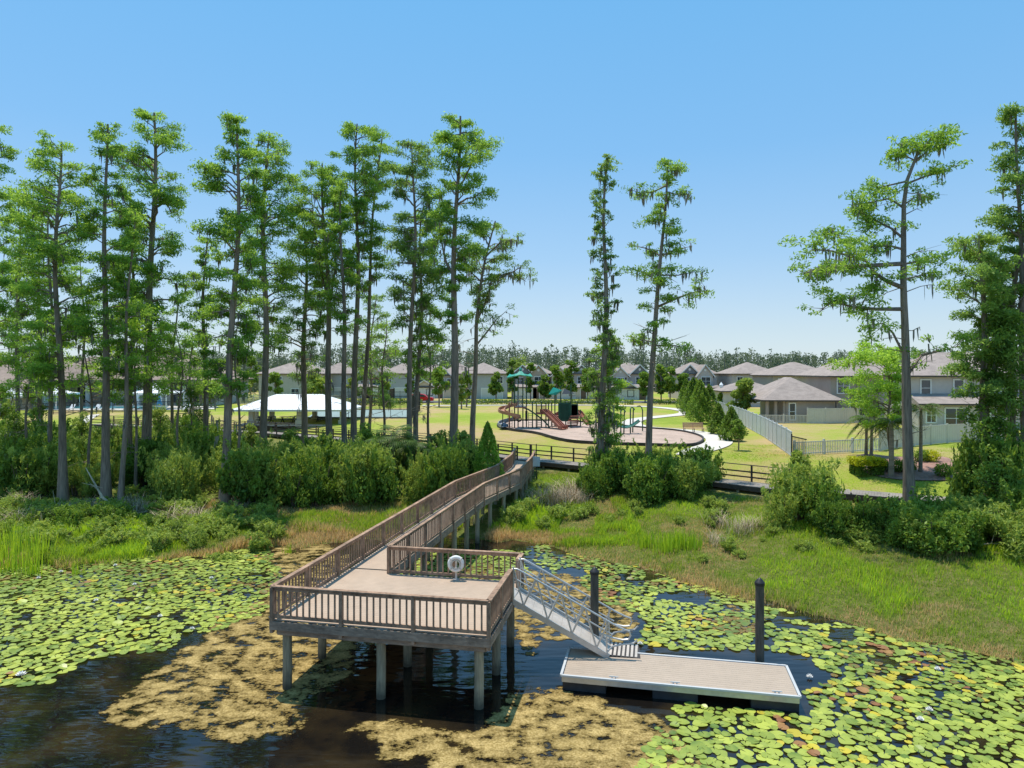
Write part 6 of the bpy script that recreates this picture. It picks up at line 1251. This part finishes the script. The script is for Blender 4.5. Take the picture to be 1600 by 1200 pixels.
for i,(p,Yd,tp_,R_,m,l) in enumerate(((22,52,625,30,'bush','bushy small tree between the first thin trunks at the left edge'),(58,60,618,20,'lbush','light small tree beyond the thin dark trunk near the left edge'),(128,58,640,22,'lbush','loose small tree below the clubhouse roof between two trunks'),(250,56,630,26,'lbush','pale small tree right of the tallest left cypress'),(302,60,600,28,'bush','olive small tree in front of the right end of the clubhouse'),(392,56,660,20,'lbush','light small tree below the left corner of the pavilion'),(455,52,668,24,'bush','dark small tree below the middle of the pavilion'),(500,50,672,22,'lbush','pale small tree below the right part of the pavilion'),(570,50,655,24,'bush','leafy small tree just left of the taller sabal palm'),(688,50,662,24,'bush','dense small tree hugging the tallest central trunk on its left'),(724,49,668,18,'lbush','light small tree between the tallest central trunk and the cone sapling'),(1248,37.5,700,22,'lbush','tall loose willow rising from the bushes at the boardwalk rail'),(1290,36,735,22,'lbush','lower loose willow right of the tall one by the boardwalk'),(1480,34.5,790,34,'bush','broad leafy small tree under the right edge cypresses'),(1560,34,720,44,'bush','tall leafy small tree at the foot of the right edge cypresses'))):
    B(p,Yd,tp_,R_,l,m,seed=400+i,n=3400,leaf=.085,cl=.02,trunkr=.05,lobes=26,slim=1.1,tb=.5)
# right garden: mulch, palms, hedge
patch('garden_mulch',smoothloop([g2(*p) for p in ((1322,722),(1345,738),(1380,748),(1420,752),(1500,752),(1540,740),(1500,725),(1470,712),(1400,716),(1350,708))]),M['redmulch'],.06,'red brown mulch bed under the right hand palms')
def gp2(px,py): x,y=g2(px,py); return x,y
for i,(p,q,tp_,l) in enumerate(((1353,713,655,'left palm of the pair standing before the white picket fence'),(1361,714,660,'right palm of the pair standing before the white picket fence'),(1392,746,662,'nearest palm with a pale trunk in the mulch bed'),(1438,738,640,'palm right of the lone cypress trunk'))):
    x,y=gp2(p,q); palm_tree('palm_tree',x,y,az(tp_,y)-gz(x,y),l,'palm','garden palms in the right hand bed',20,1.7,70+i,r=.11 if i!=2 else .16,droop=1.5)
x,y=gp2(1354,741); rs=np.random.RandomState(9); t=thing('hedge',(x,y,gz(x,y)),'clipped box hedge with a bright yellow top in the mulch bed','hedge',world=False)
def boxleaves(n,zr,m,nm,tb):
    p=rs.uniform(-1,1,(n,3)); p[:,:2]=np.sign(p[:,:2])*np.abs(p[:,:2])**.4; cs=p*np.array([.85,.6,0]); cs[:,2]=rs.uniform(*zr,n); V,Q=leafquads(cs,.055,.6,.2,rs); npmesh(nm,V,Q,m,t,np.repeat(np.clip(tb+rs.normal(size=n)*.15,0,1),4))
boxleaves(6500,(0,1.0),M['bush'],'foliage',.45)
n=4200; cs=np.stack([rs.uniform(-.95,.95,n),rs.uniform(-.68,.68,n),rs.uniform(.62,1.12,n)],1); V,Q=leafquads(cs*np.array([1.04,1.1,1]),.055,.6,.4,rs); npmesh('clipped_top',V,Q,M['yellow'],t,np.repeat(np.clip(.5+rs.normal(size=n)*.25,0,1),4))
for i,(p,q,l) in enumerate(((1376,736,'small round green shrub right of the yellow topped hedge'),(1402,738,'low green shrub behind the nearest palm'),(1418,738,'low shrub touching the lone cypress trunk in the mulch bed'),(1455,722,'yellowish shrub at the back of the mulch bed'),(1475,745,'reddish shrub at the right of the mulch bed'),(1440,722,'green shrub by the fence behind the mulch bed'))):
    x,y=gp2(p,q); r_=np.random.RandomState(i); n=900; d=unit(r_.normal(size=(n,3))); cs=d*r_.uniform(.5,1.05,(n,1))*np.array([.6,.5,.45])+np.array([0,0,.42]); V,Q=leafquads(cs,.07,.5,.2,r_); o=npmesh('garden_shrub',V,Q,M['bush'] if i not in(3,) else M['yellow'],None,np.repeat(np.clip(.5+.2*d[:,2]+r_.normal(size=n)*.15,0,1),4)); o.location=(x,y,gz(x,y)); tag(o,l,'shrub')
# ------------------------------------------------------------------ FAR PINE WOOD (one mass)
rs=np.random.RandomState(99); tb=MB(); cs=[];ts=[]
TV=[];TQ=[]; N=1700
Yw=rs.uniform(205,300,N); Xw=rs.uniform(-1,1,N)*.95*Yw*1.05; 
for i in range(N):
    x,y=Xw[i],Yw[i]; z=2.95; left_=x/y<-.30
    H=rs.uniform(10.6,13.4)+ (1.8 if (x/y<.02 and not left_) else 0)-(1.5 if left_ else 0)+.9*math.sin(x*.05); r=.15; k=len(TV)
    for zz,rr in ((0,r),(H*.95,r*.4)):
        for j in range(3): a=j*2.09; TV.append((x+rr*math.cos(a),y+rr*math.sin(a),z+zz))
    for j in range(3): TQ.append((k+j,k+(j+1)%3,k+3+(j+1)%3,k+3+j))
    m=64; h=rs.uniform(.5,1.03,m); rad=2.3*np.clip(1.45-h,0.3,.75)*rs.uniform(.3,1,m); a=rs.uniform(0,6.28,m); cs.append(np.stack([x+rad*np.cos(a),y+rad*np.sin(a),z+h*H],1)); ts.append(np.clip(rs.normal(.5,.2)+rs.normal(size=m)*.15,0,1))
cs=np.concatenate(cs); V,Q=leafquads(cs,.42,.45,.2,rs)
tag(npmesh('pine_wood_trunks',np.array(TV),np.array(TQ),M['farbark']),'grey trunks of the far pine wood along the horizon','pine wood',kind='stuff')
tag(npmesh('pine_wood_crowns',V,Q,M['pine'],None,np.repeat(np.concatenate(ts),4)),'green crowns of the far pine wood along the horizon','pine wood',kind='stuff')
n=26000; Yq=rs.uniform(196,240,n); Xq=rs.uniform(-1.05,1.05,n)*Yq; V,Q=leafquads(np.stack([Xq,Yq,2.95+rs.uniform(0,1,n)**1.6*6],1),.9,.5,.2,rs); tag(npmesh('pine_wood_understorey',V,Q,M['pine'],None,np.repeat(np.clip(rs.normal(.25,.15,n),0,1),4)),'dark undergrowth at the foot of the far pine wood','undergrowth',kind='stuff')
